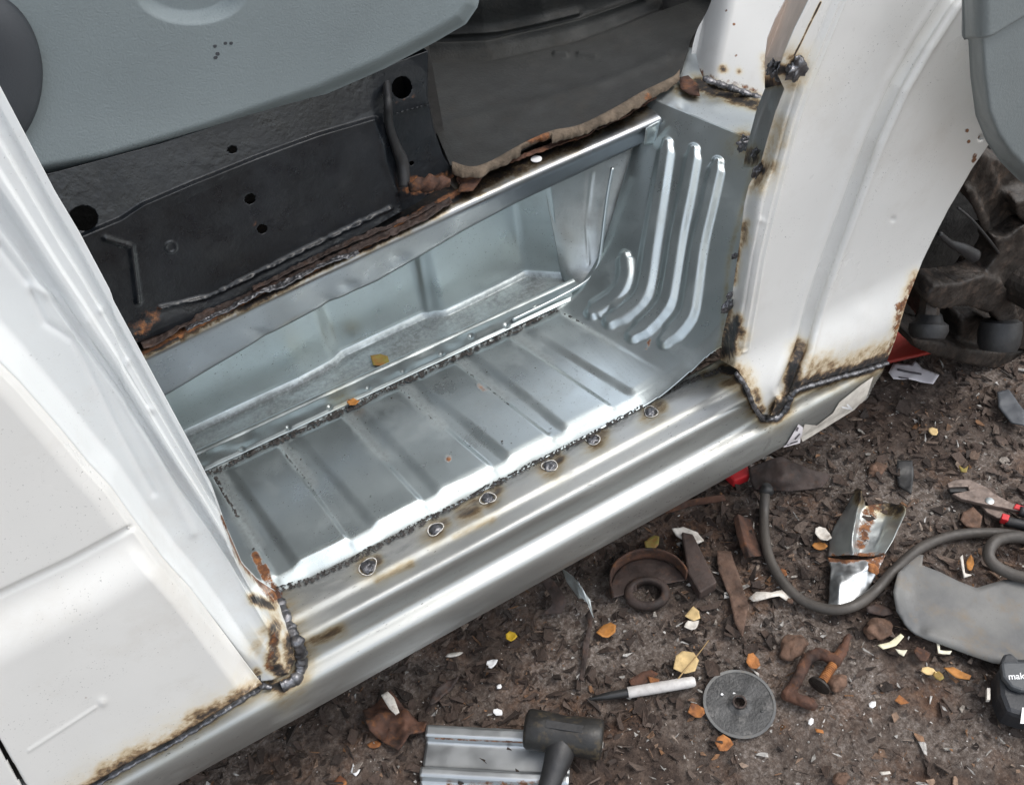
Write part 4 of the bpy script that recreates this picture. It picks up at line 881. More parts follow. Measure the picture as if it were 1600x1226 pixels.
pxsheet('wheel_arch_liner', [(1380, 150), (1750, 60)], [(1360, 560), (1560, 470)], [(1380, 150), (1360, 560)], [(1750, 60), (1700, 470)], 30, 30, lambda u, v: .90+.0*u, m_inner, van, lambda G, UV: .02*fbm(G, 8, 3, 2))
# ---- bumper end
def bump():
    Lb = [(1512, -70), (1511, 0), (1512, 55), (1516, 120), (1524, 180), (1540, 220), (1562, 252), (1590, 280), (1620, 300), (1660, 315)]
    Rb = [(1850, -70), (1850, 60), (1820, 200), (1780, 270), (1660, 316)]
    UV = coons([(1512, -70), (1850, -70)], [(1659, 315), (1661, 316)], Lb, Rb, 120, 160); u, v = UV[..., 0], UV[..., 1]
    dl = dpl(UV, Lb)[0]; Y = .60+.05*(1-sm(dl, 0, 30))**2; G = P(u, v, y=Y)
    def dsp(G, UV):
        q = dpl(UV, [(1500, 62), (1545, 55), (1600, 22), (1650, -20)]); return .006*sm(-q[0]*q[1]*1.0, -2, 3)*(1) + .001*fbm(G, 8, 2, 3)
    o = sheet('bumper_end', G, m_bumper, van, dsp, thick=.004); tag(o, 'grey plastic bumper corner hanging in front of the wheel arch')
bump()

# ================================================================ THINGS ON THE GROUND
def g3(u, v, z=0.0): return P(float(u), float(v), z=z)
# red stand pieces under the van
rs = empty('jack_stand', (*g3(1420, 545)[:2], 0), 'dull red steel stand foot showing under the wing corner beside the white paper', 'jack stand')
plate('base_plate', [(1370, 512), (1405, 512), (1467, 547), (1384, 566), (1360, 540)], .035, .006, m_red, rs, warp=.001)
bm = bmesh.new(); q = [g3(u, v, .034) for u, v in [(1350, 520), (1400, 515), (1420, 528), (1360, 545)]]; bm_prism(bm, q, (0, 0, -.04)); bm_obj('foot', bm, m_red, rs)
rs2 = empty('red_block', (*g3(1145, 745)[:2], 0), 'small bright red lump under the sill next to the end of the hose', 'block')
bm = bmesh.new(); q = [g3(u, v, .0) for u, v in [(1128, 745), (1165, 728), (1170, 752), (1146, 762)]]; bm_prism(bm, q, (0, 0, .02)); bm_obj('block_body', bm, m_redb, rs2, bevel=.003)
o = plate('red_strip', [(1025, 785), (1047, 775), (1049, 781), (1028, 792)], .006, .004, m_redb, warp=.001); tag(o, 'thin red strip lying in the shadow under the sill', 'strip')
# cutting disc
c = g3(1155, 1100, .004)
def weldseam(o):
    bm = bmesh.new(); bm.from_mesh(o.data); bmesh.ops.remove_doubles(bm, verts=bm.verts, dist=1e-5); bm.to_mesh(o.data); bm.free(); return o
def ring_sheet(name, c, r0, r1, mat_, parent, tilt=(0, 0), n=72, thick=.002, wob=.0006):
    G = []
    for r in np.linspace(r0, r1, 16):
        G.append([(c[0]+r*math.cos(t), c[1]+r*math.sin(t), c[2]+tilt[0]*r*math.cos(t)+tilt[1]*r*math.sin(t)+wob*math.sin(5*t)+(.003 if r < .016 else 0)) for t in np.linspace(0, 2*math.pi, n)])
    return weldseam(sheet(name, np.array(G), mat_, parent, thick=thick))
dc = empty('cutting_disc', tuple(c), 'round grey cutting disc with a small centre hole lying on the soil by the pen', 'cutting disc')
ring_sheet('abrasive_body', c+np.array([0, 0, .003]), .0085, .0525, m_disc, dc, (.02, .02)); ring_sheet('disc_rim', c+np.array([0, 0, .0042]), .0495, .0535, m_guard, dc, (.02, .02), thick=.0025, wob=.0003); ring_sheet('arbor_ring', c+np.array([0, 0, .0065]), .0078, .0105, m_rustd, dc, (.02, .02), thick=.001)
for i, (u, v) in enumerate([(1147, 1083), (1140, 1098), (1128, 1084), (1190, 1110)]): blob('grit_speck', g3(u, v, .0085), .0022 if i != 1 else .001, m_whitem if i < 3 else m_disc, dc, i, (1, 1, .4), .4, n=5)
# marker pen
a, b = g3(920, 1092, .008), g3(1086, 1064, .008); ax = (b-a)/np.linalg.norm(b-a); Lp = np.linalg.norm(b-a)
pen = empty('marker_pen', tuple(a), 'white barrelled marker pen with a black end, lying beside the round disc', 'pen')
lathe('pen_tip', a, ax, [(0, .0015), (.012, .004), (.03, .0062), (.06, .0068), (.0605, .0068)], m_penb, pen)
lathe('pen_barrel', a+ax*.0605, ax, [(0, .0082), (.001, .0086), (Lp-.075, .0084), (Lp-.063, .0078), (Lp-.0605, .006)], m_penw, pen)
# dead blow hammer
hm = empty('mallet', (*g3(885, 1150)[:2], 0), 'black rubber mallet with a barrel head resting on the bright steel channel', 'mallet')
a, b = g3(820, 1137, .042), g3(942, 1156, .036); ax = (b-a)/np.linalg.norm(b-a); L = np.linalg.norm(b-a)
lathe('mallet_head', a, ax, [(0, .020), (.002, .026), (.006, .029), (.03, .0285), (L*.5, .026), (L-.03, .0285), (L-.006, .029), (L-.002, .027), (L, .022)], m_yel, hm, 36)
hd = [g3(878, 1160, .035), g3(872, 1185, .034), g3(862, 1215, .03), g3(846, 1260, .024), g3(825, 1330, .018), g3(800, 1420, .018)]
tube('mallet_handle', hd, [.024, .017, .0125, .0125, .014, .014], m_rubber, hm, 18, 60)
tv = np.array([0, 0, 1.]); side = np.cross(ax, tv)
bm = bmesh.new(); o0 = a+ax*(L*.28)+np.array([0, 0, .0262]); cc = [o0+side*.006, o0+ax*.055+side*.006, o0+ax*.055-side*.006, o0-side*.006]; bm_prism(bm, cc, (0, 0, .0022)); bm_obj('head_panel', bm, m_rubber, hm, bevel=.001)
# bright steel channel offcut
ch = empty('steel_channel_offcut', (*g3(750, 1190)[:2], 0), 'bright folded steel channel offcut under the black mallet', 'offcut')
prof = [(0, 0, .004), (.001, .0, .020), (.004, 0, .0215), (.016, 0, .0215), (.019, 0, .019), (.021, 0, .0075), (.024, 0, .006), (.058, 0, .006), (.061, 0, .008), (.063, 0, .018), (.066, 0, .0205), (.074, 0, .0205), (.078, 0, .018), (.080, 0, .008), (.084, 0, .006), (.13, 0, .006)]
A0, A1 = g3(667, 1131, .02), g3(846, 1140, .02); B0 = g3(650, 1250, .02); ex = (A1-A0); ex[2] = 0; Lc = np.linalg.norm(ex)*1.25; ex /= np.linalg.norm(ex); ey = B0-A0; ey[2] = 0; ey /= np.linalg.norm(ey)
pr = resample(np.array([(p[0], p[2]) for p in prof]), 90, False); CGd = np.zeros((90, 60, 3)); tt = np.linspace(0, 1, 60)
for i in range(90):
    q = A0[None]+ex[None]*(tt*Lc)[:, None]+ey[None]*pr[i, 0]; CGd[i] = q; CGd[i, :, 2] = pr[i, 1]+.001
sheet('channel_body', CGd, m_alu, ch, lambda G, UV: .0004*fbm(G, 20, 2, 3), lambda G, UV: {'rust': amask(UV, G, [([(700, 1226), (850, 1222)], 7, .5), ([(680, 1153), (830, 1160)], 2, .6)], 3, 90)}, thick=.0012)
# grinder guard: rusty half-cup with a hole
gd = empty('grinder_guard', (*g3(1005, 925)[:2], 0), 'rusty half round grinder guard with a mounting collar lying near the sill', 'grinder guard')
c = g3(1004, 918, .012); r0 = .062
th0 = math.radians(8); th1 = math.radians(195)
GG = np.array([[(c[0]+r0*math.cos(t)+.01, c[1]+r0*.9*math.sin(t), z) for t in np.linspace(th0, th1, 60)] for z in np.linspace(.012, .040, 6)])
def rotg(G, ang, c):
    q = G-c; ca, sa = math.cos(ang), math.sin(ang); o = q.copy(); o[..., 0] = ca*q[..., 0]-sa*q[..., 1]; o[..., 1] = sa*q[..., 0]+ca*q[..., 1]; return o+c
ANG = math.radians(-28)
sheet('guard_rim', rotg(GG, ANG, c), m_rust, gd, lambda G, UV: .001*fbm(G, 50, 2, 3), thick=.003)
FG = np.array([[(c[0]+r*math.cos(t)+.01, c[1]+.9*r*math.sin(t), .012+.004*(1-(r/r0))) for t in np.linspace(th0, th1, 60)] for r in np.linspace(.020, r0, 14)])
sheet('guard_face', rotg(FG, ANG, c), m_rustd, gd, lambda G, UV: .001*fbm(G, 60, 2, 3), thick=.002)
RG = []
for k_, (rr, z) in enumerate([(.034, .006), (.034, .014), (.030, .019), (.024, .020), (.0215, .018), (.021, .004)]):
    RG.append([(c[0]+.006+rr*math.cos(t)*1.1, c[1]-.010+rr*.9*math.sin(t), z) for t in np.linspace(0, 2*math.pi, 60)])
weldseam(sheet('guard_collar', rotg(np.array(RG), ANG, c), m_rustd, gd, thick=.0015))
lathe('clamp_screw', g3(1059, 935, .014), (0, 0, 1), [(0, .004), (.004, .005), (.007, .004)], m_cast, gd)
# dark steel wedge / bolster
cb = empty('steel_bolster', (*g3(1090, 885)[:2], 0), 'dark pitted steel bar tapering away, lying right of the rusty guard', 'steel bar')
bm = bmesh.new(); lo = [g3(u, v, .0) for u, v in [(1064, 842), (1082, 846), (1119, 922), (1092, 938), (1073, 905)]]; bm_prism(bm, lo, (0, 0, .024)); bm_obj('bar', bm, m_rustd, cb, bevel=.003)
# hose
hp = [(1196, 768, .03), (1194, 800, .012), (1195, 835, .010), (1202, 870, .010), (1220, 905, .010), (1250, 935, .010), (1290, 951, .014), (1330, 948, .020), (1365, 925, .014), (1400, 888, .010), (1440, 855, .010), (1490, 836, .010), (1550, 832, .010), (1600, 838, .012), (1680, 850, .012)]
o = tube('air_hose', [g3(*q) for q in hp], .0085, m_hose, None, 16, 200, rfun=lambda s, a: 1+.03*math.sin(s*60)); tag(o, 'long dusty black hose curving in a U over the soil from under the sill', 'hose')
blob('hose_end', g3(1197, 765, .03), .013, m_rubber, o, 3, (1, 1, 1), .2)
hp = [(1660, 862, .03), (1600, 840, .030), (1562, 842, .030), (1546, 858, .028), (1548, 876, .024), (1570, 892, .022), (1605, 903, .022), (1680, 915, .02)]
o = tube('cable_loop', [g3(*q) for q in hp], .0095, m_hose, None, 16, 120); tag(o, 'thick black cable bending back in a tight loop at the right edge', 'cable')
# wheel-arch rubber flap
o = plate('rubber_flap', [(1418, 878), (1434, 865), (1443, 866), (1441, 882), (1470, 893), (1500, 908), (1526, 918), (1545, 912), (1570, 905), (1600, 900), (1650, 905), (1680, 1000), (1640, 1060), (1600, 1045), (1550, 1036), (1500, 1018), (1450, 1000), (1412, 980), (1398, 960), (1393, 930), (1402, 900)], .012, .003, m_guard, warp=.004, wscale=8,
          zf=lambda V, UV: .014*np.exp(-(dpl(UV, [(1400, 900), (1396, 940), (1410, 975)])[0]/14)**2)+.006*np.exp(-(dpl(UV, [(1450, 990), (1600, 1040)])[0]/8)**2))
tag(o, 'large grey rubber flap with a cut out edge lying on the soil at right', 'rubber flap')
# crumpled zinc bracket
cz = empty('crumpled_bracket', (*g3(1350, 860)[:2], 0), 'crumpled grey zinc channel bracket with muddy inside, lying within the hose curve', 'scrap bracket')
def scrap(rows, mat_, parent, name, attrs=None, nu=40, nv=60, seed=3, amp=.002):
    g = np.array([[g3(*p) for p in r] for r in rows])
    g = np.array([resample(g[i], nu, False) for i in range(len(g))]); g = np.stack([resample(g[:, j], nv, True) for j in range(nu)], 1)
    return sheet(name, g, mat_, parent, lambda G, UV: amp*fbm(G, 35, 3, seed), attrs, thick=.0012)
scrap([[(1338, 762, .008), (1346, 764, .04), (1352, 790, .010), (1390, 785, .010), (1412, 790, .035)], [(1322, 790, .004), (1343, 786, .042), (1344, 800, .008), (1385, 805, .006), (1414, 800, .035)],
       [(1298, 832, .004), (1336, 820, .045), (1337, 838, .006), (1376, 840, .006), (1400, 832, .038)], [(1293, 868, .006), (1334, 866, .042), (1340, 868, .010), (1366, 868, .012), (1382, 864, .032)]], m_zinc2, cz, 'channel_part',
      lambda G, UV: {'scorch': amask(UV, G, [([(1345, 765), (1344, 780)], 10, .7), ([(1400, 790), (1365, 790)], 16, .7)], 3), 'rust': amask(UV, G, [([(1355, 800), (1345, 850)], 12, .75), ([(1370, 780), (1350, 830)], 14, .7), ([(1300, 868), (1380, 868)], 8, .6)], 3)})
scrap([[(1293, 870, .010), (1320, 874, .02), (1355, 874, .02), (1384, 866, .02)], [(1298, 888, .012), (1318, 890, .016), (1352, 888, .022), (1376, 884, .016)], [(1296, 912, .010), (1312, 914, .02), (1350, 898, .018), (1366, 904, .01)], [(1294, 944, .006), (1310, 946, .01), (1335, 938, .01), (1352, 925, .006)]], m_alu, cz, 'folded_tail',
      lambda G, UV: {'rust': amask(UV, G, [([(1296, 872), (1380, 872)], 8, .9), ([(1366, 884)], 9, .9)], 3)}, amp=.004)
blob('rust_scale', g3(1364, 888, .02), .008, m_orange, cz, 4, (1, 1.3, .4), .5)
# rusty angle piece
o = scrap([[(1145, 808, .022), (1153, 802, .03), (1166, 808, .008), (1172, 812, .004)], [(1152, 840, .022), (1162, 838, .03), (1176, 842, .008), (1186, 848, .004)], [(1164, 872, .02), (1172, 870, .028), (1190, 868, .006), (1194, 866, .004)]], m_rust, None, 'rusty_angle', nu=24, nv=30)
tag(o, 'short folded angle of rusty steel just left of the hose', 'scrap metal')
o = plate('rust_scrap', [(1170, 930), (1182, 922), (1205, 925), (1222, 920), (1240, 934), (1232, 938), (1218, 930), (1196, 934), (1178, 936)], .012, .0015, m_flake, warp=.005, curl=-.006); tag(o, 'curled rusty sheet with a pale torn rim inside the hose curve', 'scrap metal')
# pliers
pl_ = empty('slip_joint_pliers', (*g3(1540, 785)[:2], 0), 'worn slip joint pliers with red bands on black handles at the right edge', 'pliers')
def flatbar(name, px, z, h, mat_, parent, bev=.0015):
    bm = bmesh.new(); bm_prism(bm, [g3(u, v, z) for u, v in px], (0, 0, h)); return bm_obj(name, bm, mat_, parent, bevel=bev)
m_jaw = mat('worn tool steel', (.19, .15, .13), .6, .5, var=.3, vscale=50, bump=.001, bscale=150, grime=.5, gcol=(.12, .07, .04))
flatbar('upper_jaw', [(1478, 759), (1490, 753), (1512, 752), (1540, 765), (1552, 775), (1580, 790), (1597, 797), (1590, 802), (1565, 797), (1530, 790), (1500, 783), (1486, 775), (1512, 770), (1510, 764), (1480, 765)], .014, .008, m_jaw, pl_)
flatbar('jaw_teeth', [(1480, 765), (1510, 762), (1513, 771), (1483, 772)], .010, .007, m_rubber, pl_)
flatbar('lower_jaw', [(1530, 792), (1548, 795), (1557, 798), (1575, 808), (1572, 817), (1556, 812), (1540, 803)], .006, .007, m_jaw, pl_)
lathe('pivot', g3(1546, 783, .021), (0, 0, 1), [(0, .007), (.002, .007), (.003, .004)], m_zinc2, pl_)
for q, nm in (([(1584, 793), (1597, 798), (1592, 803), (1580, 800)], 'red_band'), ([(1563, 808), (1575, 811), (1572, 820), (1561, 817)], 'red_band')): flatbar(nm, q, .012, .013, m_redb, pl_)
tube('handle', [g3(1592, 798, .018), g3(1640, 812, .018), g3(1700, 830, .016)], .009, m_rubber, pl_); tube('handle', [g3(1570, 814, .013), g3(1605, 822, .013), g3(1700, 850, .012)], .009, m_rubber, pl_)
# battery pack
bt = empty('battery_pack', (*g3(1585, 1090)[:2], 0), 'black power tool battery pack with white lettering at the lower right edge', 'battery')
Bc = [g3(u, v, 0) for u, v in [(1548, 1105), (1546, 1070), (1562, 1048), (1700, 1052), (1700, 1146), (1590, 1142), (1558, 1132)]]
bm = bmesh.new(); bm_prism(bm, Bc, (0, 0, .045)); bm_obj('battery_body', bm, m_batt, bt, bevel=.008)
Bt = [g3(u, v, .045) for u, v in [(1560, 1040), (1568, 1038), (1700, 1040), (1700, 1084), (1592, 1084), (1576, 1078), (1563, 1062)]]
bm = bmesh.new(); bm_prism(bm, Bt, (0, 0, .012)); bm_obj('battery_top', bm, mat('battery top plastic', (.06, .065, .07), 0, .45, bump=.0003, bscale=300, grime=.2, gcol=(.1, .1, .1)), bt, bevel=.004)
bm = bmesh.new(); bm_prism(bm, [g3(u, v, .045) for u, v in [(1560, 1040), (1566, 1026), (1577, 1024), (1590, 1036), (1588, 1042)]], (0, 0, .010)); bm_obj('latch_button', bm, m_batt, bt, bevel=.004)
def text(name, s, p, xd, size, mat_, parent, up=(0, 0, 1), shear=0):
    cu = bpy.data.curves.new(name, 'FONT'); cu.body = s; cu.size = size; cu.extrude = .0002; cu.shear = shear; cu.offset = size*.012
    ob = bpy.data.objects.new(name, cu); C.objects.link(ob); xd = Vector(xd).normalized(); zd = Vector(up); yd = zd.cross(xd)
    Mx = Matrix((xd, yd, zd)).transposed().to_4x4(); Mx.translation = Vector(p)
    dg = bpy.context.evaluated_depsgraph_get(); me = bpy.data.meshes.new_from_object(ob.evaluated_get(dg)); bpy.data.objects.remove(ob); me.transform(Mx)
    me.materials.clear(); return link(name, me, mat_, parent, False)
p0, p1 = g3(1576, 1061, .0575), g3(1640, 1058, .0575); text('lettering', 'makita', p0, p1-p0, .0135, m_whitem, bt, shear=.2)
bm = bmesh.new(); q = [g3(1540, 1078, .02), g3(1545, 1078, .02), g3(1545, 1096, .02), g3(1540, 1096, .02)]; bm_prism(bm, q, (0, 0, .008)); bm_obj('side_contact', bm, m_flake, bt)
bm = bmesh.new(); q = [g3(u, v, .0455) for u, v in [(1597, 1105), (1640, 1105), (1640, 1130), (1594, 1130)]]; bm_prism(bm, q, (0, 0, .0008)); bm_obj('label_plate', bm, m_whitem, bt)
# rusty clamp
cl = empty('rusty_clamp', (*g3(1270, 1050)[:2], 0), 'small rusty screw clamp with a bent C frame lying among paint flakes', 'clamp')
metalump('clamp_frame', [(g3(1240, 1072, .012), g3(1262, 1028, .012), .009, .0095), (g3(1262, 1028, .012), g3(1280, 1020, .012), .0095, .009), (g3(1280, 1020, .012), g3(1305, 1032, .012), .009, .0105), (g3(1305, 1032, .012), g3(1318, 1012, .013), .009, .008), (g3(1318, 1012, .013), g3(1326, 994, .014), .007, .005), (g3(1240, 1072, .012), g3(1230, 1085, .012), .008, .009), (g3(1230, 1085, .012), g3(1268, 1100, .012), .0095, .009)], m_rust, cl, .0022)
lathe('clamp_screw_rod', g3(1302, 1038, .014), g3(1283, 1066, .014)-g3(1302, 1038, .014), [(k*.0016, .0075 if k % 2 else .0064) for k in range(22)], m_orange, cl)
lathe('swivel_foot', g3(1283, 1066, .013), g3(1283, 1066, .014)-g3(1302, 1038, .014), [(0, .006), (.003, .016), (.007, .017), (.009, .013)], m_cast, cl)
# paper
pp = plate('paper_scrap', [(1388, 583), (1396, 567), (1424, 570), (1430, 564), (1442, 575), (1468, 585), (1458, 600), (1432, 594), (1396, 592)], .008, .0004, m_paper, warp=.007, wscale=30); tag(pp, 'torn white paper slip with faded print lying near the wheel hub', 'paper')
for q in ([(1402, 576), (1440, 583), (1440, 586), (1402, 579)], [(1404, 588), (1420, 590), (1420, 592), (1404, 590)]):
    plate('paper_print', q, .0115, .0002, m_print, pp, warp=.002)
# other scraps: (name, outline, material, label, category, z, warp, curl)
def poly(cu, cv, a, b, rot, n=9, seed=0, jag=.25, pts=None):
    r = random.Random(seed); out = []
    for k in range(n):
        t = 2*math.pi*k/n+r.uniform(-.15, .15); q = 1+r.uniform(-jag, jag); x = a*q*math.cos(t); y = b*q*math.sin(t); out.append((cu+x*math.cos(rot)-y*math.sin(rot), cv+x*math.sin(rot)+y*math.cos(rot)))
    return out
S = [
 ('leaf', poly(1018, 849, 14, 10, -.6, 8, 1, .12), m_leafg, 'green and yellow birch leaf on the soil above the rusty guard', 'leaf', .012, .003, .004),
 ('leaf', [(1052, 1045), (1056, 1024), (1066, 1017), (1084, 1020), (1092, 1032), (1086, 1048), (1070, 1052)], m_leafp, 'big pale yellow leaf crossed by a twig above the pen', 'leaf', .010, .003, .002),
 ('leaf', [(1070, 963), (1076, 955), (1083, 948), (1092, 955), (1094, 966), (1084, 970)], m_leafp, 'small tan heart shaped leaf below the steel bar', 'leaf', .010, .002, .003),
 ('paint_flake', poly(1081, 976, 12, 8, .2, 8, 4, .3), m_flake, 'whitish flake touching the small tan heart shaped leaf', 'flake', .008, .002, .003),
 ('leaf', poly(947, 985, 15, 10, -.4, 8, 5, .2), m_leafo, 'orange brown curled leaf below the rusty guard', 'leaf', .008, .003, .006),
 ('leaf', poly(799, 994, 8, 7, 0, 7, 6, .2), mat('bright yellow petal', (.65, .42, .03), 0, .6), 'bright yellow crumpled leaf in the shade near the sill', 'leaf', .008, .002, .004),
 ('leaf', poly(1281, 853, 13, 6, .1, 8, 7, .12), m_leafo, 'orange leaf beside the curled shell like flake left of the bracket', 'leaf', .006, .002, .003),
 ('leaf', poly(1285, 836, 14, 9, .6, 8, 8, .1), m_flake, 'curled pale shell like flake above an orange leaf', 'flake', .014, .002, .008),
 ('leaf', poly(1458, 674, 8, 6, .2, 7, 9, .15), m_leafp, 'small yellow leaf alone on bark near the wheel', 'leaf', .010, .002, .002),
 ('leaf', [(1498, 727), (1506, 732), (1513, 728), (1510, 738), (1502, 737)], m_leafg, 'tiny green yellow leaf above the pliers', 'leaf', .010, .001, .002),
 ('leaf', poly(1516, 880, 6, 12, .1, 8, 11, .1), m_leafo, 'upright orange leaf above the grey rubber flap', 'leaf', .012, .002, .003),
 ('leaf', poly(1451, 1048, 12, 6, .2, 7, 12, .15), m_leafp, 'pale yellow leaf left of a long orange one below the rubber flap', 'leaf', .009, .002, .003),
 ('leaf', [(1474, 1044), (1490, 1042), (1517, 1056), (1514, 1062), (1494, 1058)], m_leafo, 'long orange and yellow leaf left of the battery', 'leaf', .009, .002, .003),
 ('leaf', poly(1466, 1056, 9, 6, .5, 7, 14, .15), m_leafg, 'dull green leaf between two yellow leaves left of the battery', 'leaf', .008, .002, .002),
 ('paint_flake', [(1371, 1008), (1390, 1002), (1407, 990), (1412, 995), (1400, 1008), (1380, 1014)], mat('cream flake', (.68, .64, .45), 0, .7, var=.1, bump=.001), 'long cream paint flake right of the round brown stone', 'flake', .010, .002, .003),
 ('paint_flake', [(1399, 1014), (1417, 1016), (1412, 1025), (1404, 1020)], mat('cream flake b', (.68, .64, .5), 0, .7), 'small triangular cream flake below the long cream one', 'flake', .009, .001, .002),
 ('paint_flake', [(1463, 1001), (1468, 1003), (1469, 1015), (1487, 1017), (1484, 1022), (1466, 1020)], mat('cream flake c', (.7, .66, .52), 0, .7), 'L shaped cream flake against the lower edge of the rubber flap', 'flake', .009, .002, .002),
 ('rust_flake', poly(1088, 1110, 13, 10, .3, 8, 20, .2), m_orange, 'square rusty flake left of the cutting disc', 'rust flake', .006, .002, .004),
 ('rust_flake', poly(1131, 1160, 14, 13, .3, 7, 21, .2), m_orange, 'squarish rusty flake just below the cutting disc', 'rust flake', .006, .002, .003),
 ('rust_flake', [(1012, 1056), (1030, 1060), (1030, 1067), (1016, 1066)], m_orange, 'small orange chip above the pen barrel', 'rust flake', .008, .001, .001),
 ('rust_flake', poly(1003, 1060, 22, 11, -.35, 9, 23, .25), m_rust, 'brown rust sheet above the black pen end', 'rust flake', .006, .003, .003),
 ('rust_flake', poly(1176, 1035, 9, 12, -.5, 7, 24, .2), m_orange, 'folded orange flake above the cutting disc', 'rust flake', .010, .003, .006),
 ('rust_flake', poly(1221, 896, 8, 7, .3, 7, 25, .2), m_orange, 'orange rust flake beside the hose bend', 'rust flake', .010, .002, .003),
 ('rust_flake', poly(1440, 1022, 14, 9, .4, 8, 26, .2), m_rust, 'reddish brown flake under the rubber flap', 'rust flake', .007, .002, .002),
 ('rust_flake', [(1405, 1085), (1412, 1090), (1420, 1098), (1408, 1100), (1398, 1094)], m_orange, 'little orange flake on bare soil right of the clamp', 'rust flake', .006, .001, .002),
 ('rust_flake', poly(1012, 730+0, 3, 3, 0, 5, 1, .1), m_rust, 'crumb of rust in the shade right under the sill', 'rust flake', .004, .001, .0),
 ('metal_scrap', [(1050, 828), (1068, 824), (1090, 832), (1099, 846), (1090, 850), (1066, 842), (1056, 836)], m_flake, 'curved whitish scrap above the tapered steel bar', 'scrap', .016, .003, .006),
 ('bark_piece', poly(1235, 938, 5, 4, 0, 6, 31, .2), m_bark, 'small bark knob beside the curled rusty sheet', 'bark', .010, .003, .002),
 ('bark_slab', [(1120, 860), (1142, 862), (1155, 900), (1170, 945), (1160, 996), (1148, 975), (1140, 930), (1122, 890)], m_bark, 'long flat dark bark slab between the steel bar and the hose', 'bark', .008, .006, .003),
 ('plastic_strip', [(1402, 720), (1426, 718), (1428, 740), (1424, 772), (1404, 758), (1400, 738)], m_rubber, 'short ribbed black plastic strip lying on the bark', 'plastic strip', .012, .003, .0),
 ('rubber_piece', [(1558, 612), (1576, 608), (1600, 640), (1602, 665), (1580, 660), (1560, 636)], m_dplastic, 'dark grey plastic piece at the right edge near the wheel', 'plastic piece', .02, .004, .0),
 ('grey_tile', [(1505, 800), (1520, 792), (1535, 806), (1532, 824), (1510, 822), (1500, 812)], m_stone, 'flat grey brown stone chip below the pliers jaw', 'stone chip', .010, .003, .0),
 ('grey_scrap', [(1352, 948), (1370, 942), (1392, 952), (1398, 958), (1380, 962), (1356, 956)], m_rustd, 'thin dark metal scrap between hose and rubber flap', 'scrap', .008, .002, .0),
 ('wedge_scrap', [(1500, 870), (1504, 867), (1508, 895), (1518, 898), (1506, 902)], m_flake, 'thin grey L shaped scrap beside the upright orange leaf', 'scrap', .010, .001, .002),
 ('torn_sheet', [(566, 1108), (590, 1095), (612, 1082), (628, 1100), (650, 1122), (668, 1128), (664, 1142), (640, 1150), (622, 1170), (600, 1158), (578, 1142)], m_rust, 'crumpled brown rusty sheet left of the bright steel channel', 'scrap metal', .018, .016, .006),
 ('torn_strip_white', [(596, 1086), (606, 1080), (616, 1090), (624, 1112), (618, 1116), (608, 1106)], m_flake, 'white painted flake stuck on top of the crumpled rusty sheet', 'flake', .036, .003, .002),
 ('torn_sheet', [(672, 1100), (680, 1080), (700, 1062), (718, 1058), (705, 1075), (690, 1090), (676, 1104)], m_rustd, 'curled thin rusty sheet with a bright rim in shade above the channel', 'scrap metal', .018, .010, .010),
 ('paint_flake', poly(768, 1037, 9, 6, -.5, 7, 40, .3), m_whitem, 'white angular flake in the shaded soil above the mallet', 'flake', .008, .002, .003),
 ('paint_flake', poly(778, 1112, 8, 5, .1, 7, 41, .25), m_whitem, 'white flake right above the bright steel channel', 'flake', .008, .002, .002),
 ('paint_flake', poly(780, 1072, 5, 4, .1, 6, 42, .25), m_whitem, 'tiny white flake midway above the bright channel', 'flake', .007, .002, .001),
 ('paint_flake', [(548, 1205), (552, 1192), (557, 1202), (566, 1200), (556, 1212)], m_whitem, 'white forked flake at the bottom left of the crumpled sheet', 'flake', .006, .002, .002),
 ('paint_flake', poly(710, 1023, 14, 4, -.2, 8, 44, .3), m_flake, 'long grey white flake in the shadow of the sill', 'flake', .008, .003, .002),
 ('rust_flake', poly(585, 1163, 11, 6, -.2, 7, 45, .2), m_orange, 'tan orange chip below the crumpled rusty sheet', 'rust flake', .008, .002, .001),
 ('rust_flake', poly(533, 1220, 10, 8, .2, 7, 46, .2), m_orange, 'tan chip at the bottom edge left of the channel', 'rust flake', .007, .002, .001),
 ('paint_flake', poly(1363, 1100, 6, 6, .4, 6, 47, .2), m_whitem, 'white rounded flake alone on open soil right of the disc', 'flake', .007, .001, .0),
 ('paint_flake', poly(1267, 1127, 5, 6, .4, 6, 48, .2), m_whitem, 'white flake below the clamp foot', 'flake', .007, .001, .0),
 ('rust_flake', [(1273, 1137), (1286, 1140), (1287, 1145), (1276, 1143)], m_orange, 'salmon coloured chip below the white flake under the clamp', 'rust flake', .006, .001, .0),
 ('paint_flake', [(1374, 1205), (1390, 1204), (1392, 1208), (1378, 1210)], m_flake, 'pale pink chip near the bottom edge', 'flake', .006, .001, .0),
 ('sheet_scrap', [(905, 1060), (912, 1000), (920, 975), (914, 960), (921, 950), (926, 962), (922, 1000), (912, 1064)], m_rustd, 'long narrow twisted rust strip hanging below the curved scrap', 'scrap metal', .010, .004, .0),
]
for i, (nm, px, mt_, lab, cat, z, wp, cu_) in enumerate(S):
    if 'crumb of rust' in lab: continue
    o = plate(nm, px, z, .0012 if 'leaf' in nm or 'flake' in nm else .003, mt_, None, warp=wp, wscale=45, res=.004, curl=cu_, seed=i)
    if lab.find('flake') >= 0 and nm == 'leaf' and cat == 'flake': o.name = 'paint_flake'
    tag(o, lab, cat, {'leaf': 'fallen leaves on the soil', 'flake': 'pale paint flakes on the soil', 'rust flake': 'rusty flakes on the soil', 'scrap metal': 'scrap metal around the sill'}.get(cat))
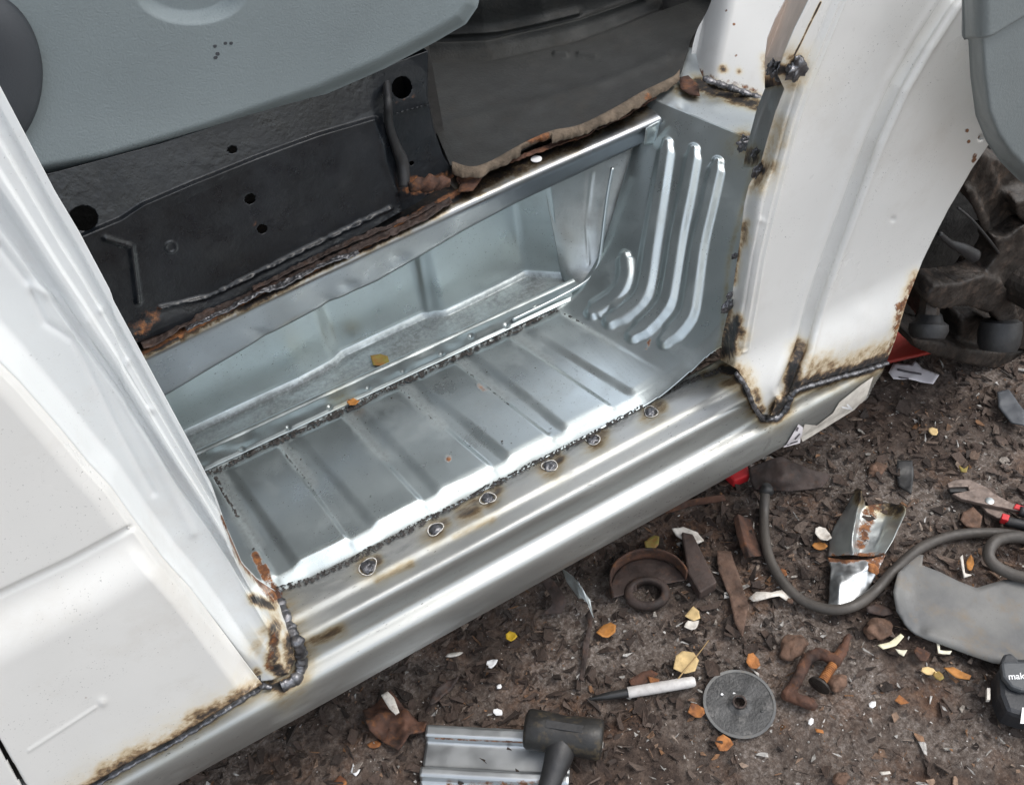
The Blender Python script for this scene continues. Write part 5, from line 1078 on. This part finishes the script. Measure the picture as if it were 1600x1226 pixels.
for i, (u, v, r, lab) in enumerate([(1372, 983, .019, 'round rough brown stone right of the clamp'), (1370, 733, .016, 'reddish brown lump of bark left of the black plastic strip'), (1310, 1065, .014, 'flat brown lump touching the clamp foot'), (1240, 1010, .020, 'dark grey lump of clay left of the clamp frame'), (1314, 1216, .010, 'brown pebble at the bottom edge of the picture')]):
    o = blob('stone', g3(u, v, .006), r, m_stone, None, 60+i, (1.2, .9, .5), .45); tag(o, lab, 'stone', 'lumps and stones on the soil')
o = tube('twig', [g3(1058, 1062, .013), g3(1075, 1040, .015), g3(1092, 1020, .013), g3(1107, 1000, .010)], [.0012, .001, .0008], mat('straw', (.3, .2, .09), 0, .8), None, 6); tag(o, 'thin straw coloured twig lying across the big pale leaf', 'twig')
# curved trim scraps under the sill
o = scrap([[(878, 888, .03), (896, 900, .045), (905, 930, .035)], [(886, 908, .028), (908, 915, .045), (920, 945, .03)], [(905, 935, .02), (922, 935, .03), (928, 965, .015)]], m_zinc2, None, 'curved_steel_scrap', None, 24, 30); tag(o, 'curved grey steel scrap in the shade left of the rusty guard', 'scrap metal')
o = scrap([[(828, 898, .03), (842, 894, .032)], [(850, 915, .025), (866, 908, .028)], [(862, 940, .02), (884, 936, .022)], [(846, 960, .01), (878, 958, .01)]], m_rustd, None, 'bent_bracket', None, 16, 40); tag(o, 'bent dark bracket sticking out from under the sill', 'bracket')
o = scrap([[(1170, 730, .03), (1220, 712, .04), (1270, 735, .02)], [(1172, 750, .02), (1225, 745, .03), (1298, 742, .008)], [(1180, 765, .008), (1230, 768, .01), (1285, 762, .006)]], m_rustd, None, 'dark_sheet_scrap', None, 30, 30, amp=.005); tag(o, 'dark muddy sheet lying under the front end of the sill', 'scrap metal')
o = scrap([[(1020, 800, .02), (1070, 782, .02), (1130, 772, .015)], [(1030, 806, .006), (1080, 792, .006), (1135, 782, .006)]], m_rust, None, 'rusty_strip', None, 40, 8, amp=.004); tag(o, 'long rusty strip lying just beneath the sill edge', 'scrap metal')
# leaves inside the step
def leaf_on(px, z, m, lab, th=.0006):
    o = plate('leaf', px, z, th, m, None, warp=.002, wscale=60, res=.003, curl=.002); tag(o, lab, 'leaf', 'leaf bits fallen into the step')
leaf_on([(579, 557), (595, 553), (606, 557), (609, 568), (596, 572), (583, 571)], .358, m_leafg, 'olive brown square leaf lying in the channel behind the step tray')
leaf_on([(542, 628), (552, 622), (562, 627), (556, 633), (546, 633)], .371, m_leafo, 'tiny tan leaf on the seam behind the step tray')
leaf_on([(980, 543), (988, 539), (997, 541), (991, 547)], .366, m_leafo, 'small orange crumb of leaf at the foot of the ribbed wall')
print('objects', len(bpy.data.objects))
